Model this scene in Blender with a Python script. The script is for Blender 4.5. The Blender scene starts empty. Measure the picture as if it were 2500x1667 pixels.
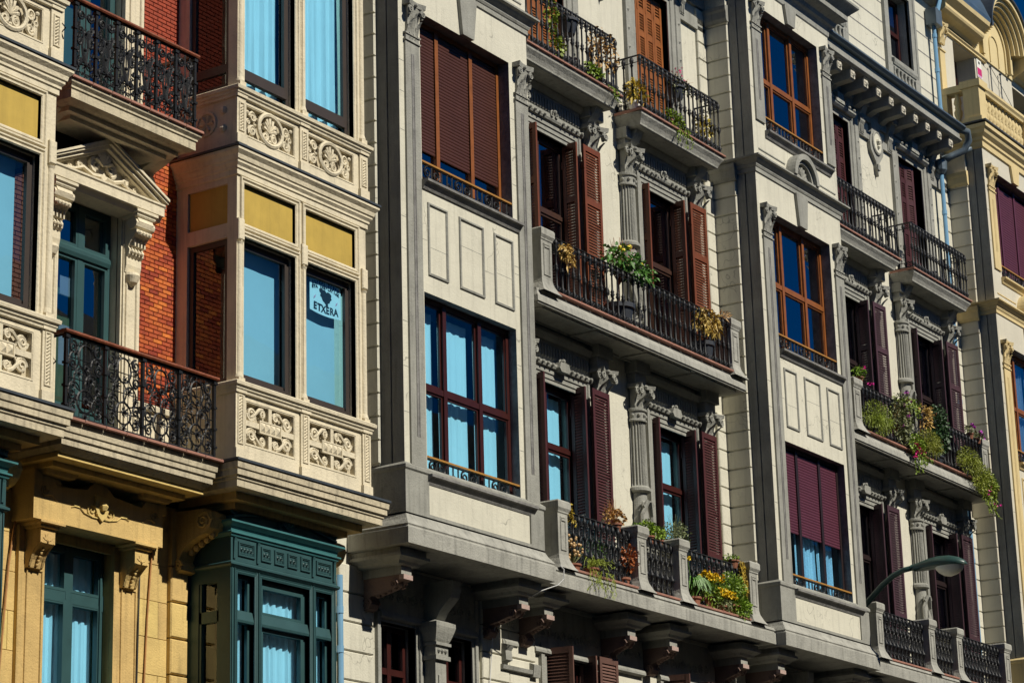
import bpy, math, random
import numpy as np
from math import sin, cos, pi, radians
from mathutils import Vector, Matrix

S = bpy.context.scene
COL = S.collection
RND = random.Random(11)

# ------------------------------------------------------------------ camera
def camera():
    yaw, pitch, roll = 0.995275, 0.288189, -0.028042
    cy, sy, cp, sp = cos(yaw), sin(yaw), cos(pitch), sin(pitch)
    f = Vector((sy * cp, cy * cp, sp)); r = Vector((cy, -sy, 0)); u = r.cross(f)
    rr = cos(roll) * r + sin(roll) * u; uu = -sin(roll) * r + cos(roll) * u
    cd = bpy.data.cameras.new('camera'); co = bpy.data.objects.new('camera', cd); COL.objects.link(co)
    co.matrix_world = Matrix(((rr.x, uu.x, -f.x, -22.784), (rr.y, uu.y, -f.y, -17.05), (rr.z, uu.z, -f.z, 1.7), (0, 0, 0, 1)))
    cd.sensor_width = 36; cd.lens = 87.9; cd.clip_start = .5; cd.clip_end = 3000
    S.camera = co
camera()

# ------------------------------------------------------------------ sky, sun, exposure
SUN_EL, SUN_AZ = radians(43), radians(3.0)          # azimuth measured from the facade normal towards the right
W = bpy.data.worlds.new('World'); S.world = W; W.use_nodes = True
wn = W.node_tree.nodes; wl = W.node_tree.links
sky = wn.new('ShaderNodeTexSky'); sky.sky_type = 'NISHITA'; sky.sun_disc = False
sky.sun_elevation = SUN_EL; sky.sun_rotation = pi - SUN_AZ
sky.altitude = 4000; sky.air_density = 1.0; sky.dust_density = 0.0; sky.ozone_density = 10.0
bg = wn['Background']; bg.inputs['Strength'].default_value = 0.05
hsv = wn.new('ShaderNodeHueSaturation'); hsv.inputs['Saturation'].default_value = 1.6        # deep, dry-air blue all over
wl.new(sky.outputs[0], hsv.inputs['Color']); wl.new(hsv.outputs[0], bg.inputs['Color'])
sl = bpy.data.lights.new('sun', 'SUN'); sl.energy = 5.0; sl.angle = radians(.53); sl.color = (1, .94, .82)
so = bpy.data.objects.new('sun', sl); COL.objects.link(so)
so.rotation_euler = Vector((-sin(SUN_AZ) * cos(SUN_EL), cos(SUN_AZ) * cos(SUN_EL), -sin(SUN_EL))).to_track_quat('-Z', 'Y').to_euler()
so.location = (5, -30, 40)
S.view_settings.view_transform = 'Standard'; S.view_settings.look = 'None'
S.view_settings.exposure = -0.04; S.view_settings.gamma = 1.0; S.view_settings.use_curve_mapping = False
S.render.engine = 'CYCLES'
S.cycles.diffuse_bounces = 2; S.cycles.glossy_bounces = 3; S.cycles.max_bounces = 8; S.cycles.transparent_max_bounces = 12

# ------------------------------------------------------------------ materials
MATS = {}
def mat(name, col, rough=.75, var=.12, vscale=3., bump=.15, bscale=60., metal=0., streak=0., rnd=0., hue=0., spec=.5, grime=0., sub=None, crack=0.):
    if name in MATS: return MATS[name]
    m = bpy.data.materials.new(name); m.use_nodes = True
    t = m.node_tree; n = t.nodes; l = t.links
    b = n['Principled BSDF']; b.inputs['Roughness'].default_value = rough; b.inputs['Metallic'].default_value = metal
    b.inputs['Specular IOR Level'].default_value = spec
    geo = n.new('ShaderNodeNewGeometry')
    def noise(scale, detail=4, vec=None, rg=.6):
        x = n.new('ShaderNodeTexNoise'); x.inputs['Scale'].default_value = scale; x.inputs['Detail'].default_value = detail
        x.inputs['Roughness'].default_value = rg
        l.new(vec or geo.outputs['Position'], x.inputs['Vector']); return x.outputs['Fac']
    def math_(op, a, bb):
        x = n.new('ShaderNodeMath'); x.operation = op
        for i, q in enumerate((a, bb)):
            if isinstance(q, (int, float)): x.inputs[i].default_value = q
            else: l.new(q, x.inputs[i])
        return x.outputs[0]
    def ramp(fac, a, bb, va, vb):
        x = n.new('ShaderNodeMapRange'); x.inputs[1].default_value = a; x.inputs[2].default_value = bb
        x.inputs[3].default_value = va; x.inputs[4].default_value = vb; l.new(fac, x.inputs[0]); return x.outputs[0]
    val = ramp(noise(vscale), .3, .7, 1 - var, 1 + var)
    if streak:
        mp = n.new('ShaderNodeMapping'); mp.inputs['Scale'].default_value = (9, 9, .55); l.new(geo.outputs['Position'], mp.inputs['Vector'])
        val = math_('MULTIPLY', val, ramp(noise(1.6, 5, mp.outputs[0], .7), .5, .72, 1, 1 - streak))
    if grime:
        val = math_('MULTIPLY', val, ramp(noise(5.5, 8, None, .75), .55, .75, 1, 1 - grime))
    if crack:                                                    # hairline cracks and patched joints
        ad = n.new('ShaderNodeVectorMath'); ad.operation = 'ADD'; nz = n.new('ShaderNodeTexNoise'); nz.inputs['Scale'].default_value = 3; l.new(geo.outputs['Position'], nz.inputs['Vector'])
        l.new(geo.outputs['Position'], ad.inputs[0]); l.new(nz.outputs['Color'], ad.inputs[1])
        vo = n.new('ShaderNodeTexVoronoi'); vo.feature = 'DISTANCE_TO_EDGE'; vo.inputs['Scale'].default_value = 1.1; l.new(ad.outputs[0], vo.inputs['Vector'])
        msk = math_('MULTIPLY', ramp(vo.outputs['Distance'], .004, .012, 1, 0), ramp(noise(1.3, 2), .52, .6, 0, crack))
        val = math_('MULTIPLY', val, math_('SUBTRACT', 1., msk))
    if rnd:
        oi = n.new('ShaderNodeObjectInfo'); val = math_('MULTIPLY', val, ramp(oi.outputs['Random'], 0, 1, 1 - rnd, 1 + rnd))
    mx = n.new('ShaderNodeMix'); mx.data_type = 'RGBA'; mx.blend_type = 'MULTIPLY'; mx.inputs[0].default_value = 1
    mx.inputs[6].default_value = (*col, 1)
    cmb = n.new('ShaderNodeCombineColor')
    for i in range(3): l.new(val, cmb.inputs[i])
    l.new(cmb.outputs[0], mx.inputs[7]); out = mx.outputs[2]
    if hue:
        oi = n.new('ShaderNodeObjectInfo'); hs = n.new('ShaderNodeHueSaturation')
        l.new(ramp(oi.outputs['Random'], 0, 1, .5 - hue, .5 + hue), hs.inputs['Hue']); l.new(out, hs.inputs['Color']); out = hs.outputs[0]
    l.new(out, b.inputs['Base Color'])
    if sub:
        b.inputs['Transmission Weight'].default_value = 0
    if bump:
        bp = n.new('ShaderNodeBump'); bp.inputs['Strength'].default_value = bump; bp.inputs['Distance'].default_value = .02
        l.new(math_('ADD', noise(bscale, 6), math_('MULTIPLY', noise(bscale * .12, 3), 1.4)), bp.inputs['Height']); l.new(bp.outputs[0], b.inputs['Normal'])
    MATS[name] = m; return m

def glass_mat(name, tint, k=.9, add=.07):
    m = bpy.data.materials.new(name); m.use_nodes = True; t = m.node_tree; n = t.nodes; l = t.links; n.remove(n['Principled BSDF'])
    tr = n.new('ShaderNodeBsdfTransparent'); tr.inputs[0].default_value = (*tint, 1)
    gl = n.new('ShaderNodeBsdfGlossy'); gl.inputs['Roughness'].default_value = .015; gl.inputs['Color'].default_value = (.9, .95, 1, 1)
    geo = n.new('ShaderNodeNewGeometry'); no = n.new('ShaderNodeTexNoise'); no.inputs['Scale'].default_value = 1.1
    l.new(geo.outputs['Position'], no.inputs['Vector'])
    bp = n.new('ShaderNodeBump'); bp.inputs['Strength'].default_value = .06; bp.inputs['Distance'].default_value = .05; l.new(no.outputs['Fac'], bp.inputs['Height']); l.new(bp.outputs[0], gl.inputs['Normal'])
    fr = n.new('ShaderNodeLayerWeight'); fr.inputs[0].default_value = .5        # Schlick from |cos|, the same on both sides of the sheet
    pw = n.new('ShaderNodeMath'); pw.operation = 'POWER'; pw.inputs[1].default_value = 4.0; l.new(fr.outputs['Facing'], pw.inputs[0])
    ma = n.new('ShaderNodeMath'); ma.operation = 'MULTIPLY_ADD'; ma.use_clamp = True; ma.inputs[1].default_value = k; ma.inputs[2].default_value = add; l.new(pw.outputs[0], ma.inputs[0])
    mx = n.new('ShaderNodeMixShader'); l.new(ma.outputs[0], mx.inputs[0]); l.new(tr.outputs[0], mx.inputs[1]); l.new(gl.outputs[0], mx.inputs[2])
    l.new(mx.outputs[0], n['Material Output'].inputs[0]); MATS[name] = m; return m

WHITE = mat('cream_plaster', (.625, .60, .49), .85, .07, 1.1, .3, 45, streak=.17, grime=.10, crack=.4)
GREY = mat('grey_painted_stone', (.30, .298, .262), .82, .16, 2.6, .45, 45, streak=.30, grime=.28)
DGREY = mat('weathered_grey_stone', (.20, .195, .185), .85, .3, 5, .5, 40, streak=.3, grime=.3)
SLABG = mat('grey_balcony_stone', (.35, .345, .305), .88, .18, 3.0, .5, 40, streak=.38, grime=.34)
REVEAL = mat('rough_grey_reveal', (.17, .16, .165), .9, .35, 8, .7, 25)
CREAM = mat('cream_stone', (.70, .62, .45), .8, .10, 2.5, .4, 38, streak=.2, grime=.22)
CREAMD = mat('stained_cream_stone', (.54, .47, .33), .85, .16, 3, .5, 35, streak=.45, grime=.35)
OCHREP = mat('ochre_painted_panel', (.50, .345, .065), .6, .10, 3.5, .1, 60, streak=.12, grime=.1)
BRICK = mat('red_brick', (.47, .095, .020), .75, .28, 16, .4, 60, rnd=.40, hue=.014, grime=.25)
MORTAR = mat('dark_mortar', (.05, .022, .015), .9, .2, 8, .3)
SAND = mat('yellow_sandstone', (.64, .455, .165), .85, .13, 2.2, .4, 50, streak=.28, grime=.2, rnd=.10, hue=.008)
SANDJ = mat('sandstone_joint', (.16, .10, .05), .9, .2, 6, .3)
TEAL = mat('teal_painted_wood', (.030, .080, .083), .42, .1, 4, .08, 80, grime=.2)
TEALG = mat('verdigris_trim', (.045, .165, .17), .5, .15, 5, .1, 60, grime=.2)
BRONZE = mat('dark_bronze_frame', (.048, .037, .032), .45, .08, 5, .03, 60)
MAHOG = mat('mahogany_frame', (.046, .011, .009), .35, .15, 6, .1, 60, grime=.15)
VARN = mat('varnished_wood', (.25, .085, .022), .35, .18, 7, .12, 70)
SHUTR = mat('red_brown_shutter', (.165, .046, .018), .45, .12, 5, .12, 70, grime=.3, streak=.25, rnd=.12)
SHUTM = mat('maroon_shutter', (.064, .015, .016), .5, .12, 5, .12, 70, grime=.3, streak=.25, rnd=.12)
SHUTP = mat('dark_plum_shutter', (.055, .022, .030), .55, .12, 5, .12, 70, grime=.3, streak=.25, rnd=.12)
SHUTO = mat('orange_wood_shutter', (.30, .10, .025), .45, .15, 5, .12, 70, grime=.3, streak=.25, rnd=.12)
SHUTB = mat('faded_brown_shutter', (.13, .062, .045), .6, .15, 6, .15, 70, grime=.3, streak=.25, rnd=.12)
BLINDB = mat('brown_roller_slat', (.075, .026, .018), .42, .1, 4, .04, 60)
BLINDP = mat('plum_roller_slat', (.105, .028, .048), .45, .1, 4, .04, 60)
FRAMEB = mat('brown_frame', (.05, .022, .014), .45, .15, 6, .1, 60)
DARKW = mat('dark_brown_frame', (.022, .012, .012), .45, .1, 5, .05, 60)
IRON = mat('black_iron', (.009, .010, .012), .5, .2, 12, .15, 90, spec=.35)
TERRA = mat('terracotta_tile', (.33, .155, .11), .7, .15, 6, .2, 50, rnd=.12)
RAILW = mat('golden_wood_rail', (.40, .20, .045), .4, .12, 8, .1, 60)
RAILR = mat('worn_red_wood_rail', (.20, .055, .022), .45, .35, 14, .3, 50, grime=.3)
SLATE = mat('slate_flashing', (.055, .065, .075), .4, .15, 6, .1, 50)
ZINC = mat('zinc_gutter', (.13, .17, .20), .4, .15, 5, .08, 50, metal=.3)
PIPEB = mat('pale_blue_pipe', (.13, .27, .41), .38, .08, 5, .05, 50)
PINKTIP = mat('pale_pink_stone', (.42, .30, .26), .85, .15, 5, .4, 45, grime=.2)  # same bracket stone, sunlight on the tips put into the colour
PINKST = mat('shaded_pink_sandstone', (.20, .13, .105), .85, .15, 5, .4, 45, grime=.2)  # bracket stone darkened, the shade on its body put into the colour
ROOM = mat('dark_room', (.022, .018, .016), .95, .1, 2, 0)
SHADE = mat('pale_roller_shade', (.55, .62, .66), .9, .04, 2, .05, 120)
CURT = mat('pale_curtain', (.82, .88, .90), .9, .03, 3, .1, 120)
LACE = mat('lace_curtain', (.70, .80, .92), .9, .16, 40, .1, 120)
CLOTH = mat('white_cloth', (.86, .87, .86), .8, .02, 4, 0)
PAPER = mat('white_paper', (.75, .75, .68), .8, .03, 4, 0)
BLACK = mat('black_print', (.012, .012, .012), .7, .05, 3, 0)
PINK = mat('pink_print', (.75, .35, .45), .7, .05, 3, 0)
MAGENTA = mat('magenta_print', (.55, .02, .16), .6, .05, 3, 0)
YTRIM = mat('yellow_painted_trim', (.66, .52, .26), .8, .06, 2, .25, 50, streak=.15, grime=.1)
YWALL = mat('pale_yellow_wall', (.68, .55, .29), .85, .05, 1.5, .2, 50, streak=.1)
CREAMC = mat('pale_cream_render', (.60, .56, .45), .85, .05, 1.4, .2, 50, streak=.1)
ROOFB = mat('blue_grey_roof', (.06, .10, .15), .35, .15, 3, .1, 40)
LAMPG = mat('green_lamp_paint', (.030, .072, .062), .35, .1, 5, .06, 60)
LAMPB = mat('lamp_bowl', (.62, .60, .52), .25, .08, 6, .03, 60)
CABLE = mat('cable_black', (.012, .012, .012), .6, .1, 4, 0)
CABLEO = mat('cable_ochre', (.42, .20, .06), .7, .2, 8, .1)
CABLEW = mat('cable_white', (.7, .7, .68), .5, .05, 4, 0)
ASPH = mat('asphalt', (.045, .045, .046), .9, .2, 2, .4, 80)
PAVE = mat('pavement_stone', (.085, .082, .08), .85, .15, 2, .3, 60)
KERB = mat('kerb_stone', (.13, .125, .12), .85, .15, 3, .3, 60)
POT = mat('terracotta_pot', (.26, .10, .055), .75, .15, 8, .15, 50, rnd=.2)
POTW = mat('white_pot', (.72, .72, .70), .5, .06, 6, .05, 50)
POTD = mat('dark_pot', (.03, .035, .045), .5, .1, 6, .05, 50)
def leafm(name, col, h=.02): return mat(name, col, .55, .35, 16, 0, rnd=.1, hue=h)
LG = leafm('leaf_green', (.085, .19, .022)); LB = leafm('leaf_bright', (.20, .30, .02)); LY = leafm('leaf_yellow', (.50, .40, .03))
LD = leafm('leaf_dark', (.030, .085, .022)); LGG = leafm('leaf_greygreen', (.17, .19, .075)); LO = leafm('leaf_ochre', (.50, .32, .08)); LR = leafm('leaf_rust', (.40, .14, .03))
LF = leafm('leaf_fern', (.27, .34, .03))
FY = leafm('flower_yellow', (.85, .60, .015), .006); FP = leafm('flower_magenta', (.75, .03, .28)); FV = leafm('flower_violet', (.62, .12, .60)); FW = leafm('flower_white', (.8, .78, .74)); FT = leafm('flower_straw', (.62, .42, .16)); LEM = leafm('lemon', (.72, .55, .03))
GLASS = glass_mat('window_glass', (.56, .87, 1.0), .9, .10)
GLASSD = glass_mat('window_glass_dark', (.40, .56, .72), .9, .32)

# ------------------------------------------------------------------ mesh helper; coordinates are (x along facade, d out from wall, z up)
class MB:
    def __init__(s): s.v = []; s.f = []
    def add(s, vs, fs):
        k = len(s.v); s.v += vs; s.f += [tuple(i + k for i in f) for f in fs]; return s
    def box(s, x0, x1, d0, d1, z0, z1):
        return s.add([(x0, d0, z0), (x1, d0, z0), (x1, d1, z0), (x0, d1, z0), (x0, d0, z1), (x1, d0, z1), (x1, d1, z1), (x0, d1, z1)],
                     [(0, 1, 2, 3), (4, 5, 6, 7), (0, 1, 5, 4), (1, 2, 6, 5), (2, 3, 7, 6), (3, 0, 4, 7)])
    def cbox(s, x0, x1, d0, d1, z0, z1, c):
        """box whose front edges are chamfered"""
        return s.add([(x0, d0, z0), (x1, d0, z0), (x1, d0, z1), (x0, d0, z1), (x0, d1 - c, z0), (x1, d1 - c, z0), (x1, d1 - c, z1), (x0, d1 - c, z1),
                      (x0 + c, d1, z0 + c), (x1 - c, d1, z0 + c), (x1 - c, d1, z1 - c), (x0 + c, d1, z1 - c)],
                     [(0, 1, 5, 4), (1, 2, 6, 5), (2, 3, 7, 6), (3, 0, 4, 7), (4, 5, 9, 8), (5, 6, 10, 9), (6, 7, 11, 10), (7, 4, 8, 11), (8, 9, 10, 11), (3, 2, 1, 0)])
    def quad(s, a, b, c, d): return s.add([a, b, c, d], [(0, 1, 2, 3)])
    def moldx(s, x0, x1, prof, caps=True):
        """closed (d,z) profile swept along x"""
        n = len(prof); vs = [(x0, d, z) for d, z in prof] + [(x1, d, z) for d, z in prof]
        fs = [(i, (i + 1) % n, n + (i + 1) % n, n + i) for i in range(n)]
        if caps: fs += [tuple(range(n)), tuple(range(2 * n - 1, n - 1, -1))]
        return s.add(vs, fs)
    def plate(s, poly, d0, d1):
        """closed (x,z) outline given thickness"""
        n = len(poly); vs = [(x, d0, z) for x, z in poly] + [(x, d1, z) for x, z in poly]
        return s.add(vs, [(i, (i + 1) % n, n + (i + 1) % n, n + i) for i in range(n)] + [tuple(range(n)), tuple(range(2 * n - 1, n - 1, -1))])
    def wrap(s, x0, x1, dw, df, prof):
        """(o,z) profile carried round the left side, front and right side of a bay, mitred; top and bottom closed inward"""
        rings = []
        for o, z in prof: rings.append([(x0 - o, dw, z), (x0 - o, df + o, z), (x1 + o, df + o, z), (x1 + o, dw, z)])
        vs = [p for r in rings for p in r]; fs = []
        for i in range(len(prof) - 1):
            for j in range(3): fs.append((4 * i + j, 4 * i + j + 1, 4 * i + 5 + j, 4 * i + 4 + j))
        fs += [(3, 2, 1, 0), tuple(4 * (len(prof) - 1) + j for j in range(4))]
        for side in (0, 3): fs.append(tuple(4 * i + side for i in range(len(prof))))
        return s.add(vs, fs)
    def frame(s, x0, x1, z0, z1, prof, bottom=True):
        """(o,d) profile carried round a rectangle (o outward); bottom=False leaves the foot open"""
        rings = []
        for o, d in prof: rings.append([(x0 - o, d, z0 - (o if bottom else 0)), (x0 - o, d, z1 + o), (x1 + o, d, z1 + o), (x1 + o, d, z0 - (o if bottom else 0))])
        vs = [p for r in rings for p in r]; fs = []; m = 4 if bottom else 3
        for i in range(len(prof) - 1):
            for j in range(m): fs.append((4 * i + j, 4 * i + (j + 1) % 4, 4 * i + 4 + (j + 1) % 4, 4 * i + 4 + j))
        return s.add(vs, fs)
    def lathe(s, cx, cd, prof, n=12, a0=0., a1=2 * pi, flute=0, fd=0.):
        """(r,z) profile turned about a vertical axis"""
        full = abs(a1 - a0 - 2 * pi) < 1e-6; m = n if full else n + 1; vs = []
        for r, z in prof:
            for i in range(m):
                a = a0 + (a1 - a0) * i / n; rr = r
                if flute and i % 2: rr = r * (1 - fd)
                vs.append((cx + rr * cos(a), cd + rr * sin(a), z))
        fs = []
        for k in range(len(prof) - 1):
            for i in range(n): fs.append((k * m + i, k * m + (i + 1) % m, (k + 1) * m + (i + 1) % m, (k + 1) * m + i))
        fs += [tuple(range(m)), tuple((len(prof) - 1) * m + i for i in range(m))]
        return s.add(vs, fs)
    def tube(s, pts, r, n=5, r1=None):
        P = [Vector(p) for p in pts]; K = len(P)
        if K < 2: return s
        vs = []; up = None
        for i, p in enumerate(P):
            t = (P[min(i + 1, K - 1)] - P[max(i - 1, 0)]).normalized()
            if up is None: up = t.orthogonal().normalized()
            up = (up - t * up.dot(t))
            up = up.normalized() if up.length > 1e-5 else t.orthogonal().normalized()
            b = t.cross(up); rr = r if r1 is None else r + (r1 - r) * i / (K - 1)
            for j in range(n):
                a = 2 * pi * (j + .5) / n; q = p + up * (rr * cos(a)) + b * (rr * sin(a)); vs.append(tuple(q))
        fs = [(i * n + j, i * n + (j + 1) % n, (i + 1) * n + (j + 1) % n, (i + 1) * n + j) for i in range(K - 1) for j in range(n)]
        fs += [tuple(range(n)), tuple((K - 1) * n + j for j in range(n))]
        return s.add(vs, fs)
    def spiral(s, cx, cz, d, r, turns=1.6, sgn=1, a0=0., t=.012, n=16, bulge=.0, tail=None):
        pts = []
        for i in range(n + 1):
            k = i / n; a = a0 + sgn * turns * 2 * pi * k; rr = r * (1 - .82 * k); pts.append((cx + rr * cos(a), d + bulge * k, cz + rr * sin(a)))
        if tail: pts = [(tail[0], d, tail[1])] + pts
        return s.tube(pts, t, 5, t * .75)
    def ball(s, x, d, z, r, n=6):
        return s.lathe(x, d, [(r * .05, z - r), (r * .7, z - r * .7), (r, z), (r * .7, z + r * .7), (r * .05, z + r)], n)
    def leaf(s, p, dirv, L, w, nrm=None, droop=.25):
        p = Vector(p); dv = Vector(dirv).normalized(); sd = dv.cross(Vector(nrm or (RND.uniform(-1, 1), RND.uniform(-1, 1), RND.uniform(-1, 1))))
        if sd.length < 1e-4: sd = dv.orthogonal()
        sd.normalize(); m = p + dv * L * .5; e = p + dv * L - Vector((0, 0, droop * L))
        return s.add([tuple(p), tuple(m + sd * w), tuple(e), tuple(m - sd * w)], [(0, 1, 2, 3)])

NOP = Matrix.Identity(4)
def mesh(name, mb, smooth=False):
    me = bpy.data.meshes.new(name)
    me.from_pydata([(x, -d, z) for x, d, z in mb.v], [], mb.f)
    if smooth: me.polygons.foreach_set('use_smooth', [True] * len(me.polygons))
    me.update(); return me
WHOLE = {'foliage', 'flowers', 'twigs', 'stem', 'strands', 'blades', 'flower_head', 'lemon', 'trunk', 'brick_wall', 'wall', 'sandstone_wall', 'brick', 'slat'}
def pieces(mb):
    """the far-apart pieces of a mesh, each as a mesh of its own"""
    n = len(mb.v); par = list(range(n))
    def find(i):
        while par[i] != i: par[i] = par[par[i]]; i = par[i]
        return i
    for f in mb.f:
        a = find(f[0])
        for j in f[1:]: par[find(j)] = a
    root = np.array([find(i) for i in range(n)]); u, isl = np.unique(root, return_inverse=True); k = len(u)
    if k < 2 or k > 1500: return [mb]
    pt = np.array(mb.v); lo = np.full((k, 3), 1e9); hi = np.full((k, 3), -1e9); np.minimum.at(lo, isl, pt); np.maximum.at(hi, isl, pt)
    size = (hi - lo).max(1); gap = np.maximum(0, np.maximum(lo[:, None] - hi[None], lo[None] - hi[:, None]))
    near = np.sqrt((gap ** 2).sum(2)) <= np.maximum(.02, .5 * np.maximum(size[:, None], size[None])); g = np.arange(k)
    while True:
        h = np.array([g[near[i]].min() for i in range(k)])
        if (h == g).all(): break
        g = h
    if len(set(g)) < 2: return [mb]
    out = {}; vp = g[isl]; idx = {}
    for i in range(n): b = out.setdefault(vp[i], MB()); idx[i] = len(b.v); b.v.append(mb.v[i])
    for f in mb.f: out[vp[f[0]]].f.append(tuple(idx[i] for i in f))
    return list(out.values())
def put(name, mb, m, parent=None, smooth=False, loc=None, rot=None, label=None, kind=None):
    if isinstance(mb, MB) and kind is None and name not in WHOLE and loc is None and rot is None:
        ps = pieces(mb)
        for q in ps[1:]: put(name, mesh(name, q, smooth), m, parent)
        mb = ps[0]
    me = mb if isinstance(mb, bpy.types.Mesh) else mesh(name, mb, smooth)
    if m is not None and not me.materials: me.materials.append(m)
    o = bpy.data.objects.new(name, me); COL.objects.link(o)
    if loc: o.location = (loc[0], -loc[1], loc[2])
    if rot: o.rotation_euler = rot
    if parent is not None:
        o.parent = parent
        if parent.type == 'EMPTY': o.matrix_parent_inverse = Matrix.Translation(-Vector(parent.location))
    if label: o['label'] = label
    if kind: o['kind'] = kind
    return o
def tag(o, label, cat, group=None):
    o['label'] = label; o['category'] = cat
    if group: o['group'] = group
    return o
def thing(name, label, cat, loc, group=None):
    o = bpy.data.objects.new(name, None); COL.objects.link(o); o.location = (loc[0], -loc[1], loc[2]); o.empty_display_size = .3
    return tag(o, label, cat, group)

# ------------------------------------------------------------------ shared building elements
def sheet(mb, x0, x1, z0, z1, d, holes, depth=.25, reveal=None, side=None):
    """wall face with rectangular holes; reveals go into `reveal` (or the same mesh). side=('x',X,sgn): the sheet lies in a plane x=X, coordinates are d"""
    xs = sorted({x0, x1, *[h[0] for h in holes], *[h[1] for h in holes]}); zs = sorted({z0, z1, *[h[2] for h in holes], *[h[3] for h in holes]})
    xs = [x for x in xs if x0 <= x <= x1]; zs = [z for z in zs if z0 <= z <= z1]
    P = (lambda a, e, z: (a, d + e, z)) if side is None else (lambda a, e, z: (side[0] + e * side[1], a, z))
    for i in range(len(xs) - 1):
        for j in range(len(zs) - 1):
            cx, cz = (xs[i] + xs[i + 1]) / 2, (zs[j] + zs[j + 1]) / 2
            if any(h[0] < cx < h[1] and h[2] < cz < h[3] for h in holes): continue
            mb.quad(P(xs[i], 0, zs[j]), P(xs[i + 1], 0, zs[j]), P(xs[i + 1], 0, zs[j + 1]), P(xs[i], 0, zs[j + 1]))
    rv = reveal or mb
    for h in holes:
        a, b, c, e = h[:4]; dp = h[4] if len(h) > 4 else depth
        for (p, q) in (((a, c), (a, e)), ((a, e), (b, e)), ((b, e), (b, c)), ((b, c), (a, c))):
            rv.quad(P(p[0], 0, p[1]), P(q[0], 0, q[1]), P(q[0], -dp, q[1]), P(p[0], -dp, p[1]))

def bars(mb, x0, x1, z0, z1, d0, d1, w, cols=(), rows=(), mw=None):
    """flat window frame with mullions at cols and transoms at rows"""
    mw = mw or w
    mb.box(x0, x0 + w, d0, d1, z0, z1); mb.box(x1 - w, x1, d0, d1, z0, z1)
    mb.box(x0 + w, x1 - w, d0, d1, z0, z0 + w); mb.box(x0 + w, x1 - w, d0, d1, z1 - w, z1)
    for c in cols: mb.box(c - mw / 2, c + mw / 2, d0 - .004, d1 + .012, z0 + w * .5, z1 - w * .5)
    xs = [x0 + w * .5] + list(cols) + [x1 - w * .5]
    for r in rows: mb.box(x0 + w * .5, x1 - w * .5, d0 - .002, d1 + .007, r - mw / 2, r + mw / 2)

def curtain(x0, x1, z0, z1, d, amp=.03, per=.16, seed=0):
    mb = MB(); rr = random.Random(seed); n = max(8, int((x1 - x0) / .022)); ph = rr.uniform(0, 6); rows = 5; vs = []
    for j in range(rows + 1):
        z = z0 + (z1 - z0) * j / rows; k = 1 - .35 * j / rows
        for i in range(n + 1):
            x = x0 + (x1 - x0) * i / n
            vs.append((x, d + amp * k * (sin(2 * pi * x / per + ph + .35 * sin(3 * x + j)) + .45 * sin(2 * pi * x / (per * .43) + 2.1 * ph)), z))
    m = n + 1; mb.add(vs, [(j * m + i, j * m + i + 1, (j + 1) * m + i + 1, (j + 1) * m + i) for j in range(rows) for i in range(n)]); return mb

def blind(parent, x0, x1, ztop, zbot, d, m, pitch=.043):
    n = int((ztop - zbot) / pitch); me = None
    for i in range(n):
        if me is None:
            b = MB(); p = pitch; prof = [(-.004, 0), (.003, .001), (.008, p * .3), (.008, p * .7), (.003, p - .004), (-.004, p - .004)]
            b.moldx(0, x1 - x0, prof); me = mesh('blind_slat', b); me.materials.append(m)
        put('blind_slat', me, None, parent, loc=(x0, d, zbot + i * pitch))

def capital(mb, x0, x1, d, z0, z1, out=.09):
    """composite capital: bell, leaves, corner volutes, abacus"""
    cx = (x0 + x1) / 2; w = (x1 - x0); h = z1 - z0
    mb.moldx(x0 + w * .12, x1 - w * .12, [(d, z0), (d + out * .35, z0), (d + out * .4, z0 + h * .4), (d + out * .75, z0 + h * .84), (d, z0 + h * .84)])
    ab = []
    for i in range(9):
        k = i / 8; ab.append((x0 - .02 + (w + .04) * k, d + out * (1.15 - .38 * sin(pi * k))))
    vs = [(x, dd, z1 - h * .15) for x, dd in ab] + [(x, dd + .012, z1) for x, dd in ab]; n = 9
    vs += [(x0 - .02, d, z1 - h * .15), (x1 + .02, d, z1 - h * .15), (x0 - .02, d, z1), (x1 + .02, d, z1)]
    mb.add(vs, [(i, i + 1, n + i + 1, n + i) for i in range(8)] + [tuple(range(9)) + (19, 18), tuple(range(9, 18)) + (21, 20), (0, 9, 20, 18), (8, 17, 21, 19)])
    for sx in (-1, 1):
        vx = cx + sx * w * .44
        mb.spiral(vx, z1 - h * .30, d + out * .98, w * .17, 1.7, sx, pi / 2, w * .05, 14, .012)
        mb.lathe(vx, d + out * .8, [(w * .06, z1 - h * .46), (w * .1, z1 - h * .3), (w * .06, z1 - h * .17)], 6)
    for k in range(3):
        lx = x0 + w * (.22 + .28 * k); hh = h * (.42 if k != 1 else .62)
        vs = []
        for j in range(5):
            t = j / 4; ww = w * .13 * (1 - .55 * t * t); dd = d + out * (.42 + .25 * t + .45 * t ** 3); vs += [(lx - ww, dd - .012, z0 + hh * t), (lx, dd + .012, z0 + hh * t), (lx + ww, dd - .012, z0 + hh * t)]
        mb.add(vs, [(3 * j + i, 3 * j + i + 1, 3 * j + 4 + i, 3 * j + 3 + i) for j in range(4) for i in range(2)])
    mb.ball(cx, d + out * .95, z1 - h * .1, w * .09)
    return mb

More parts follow.
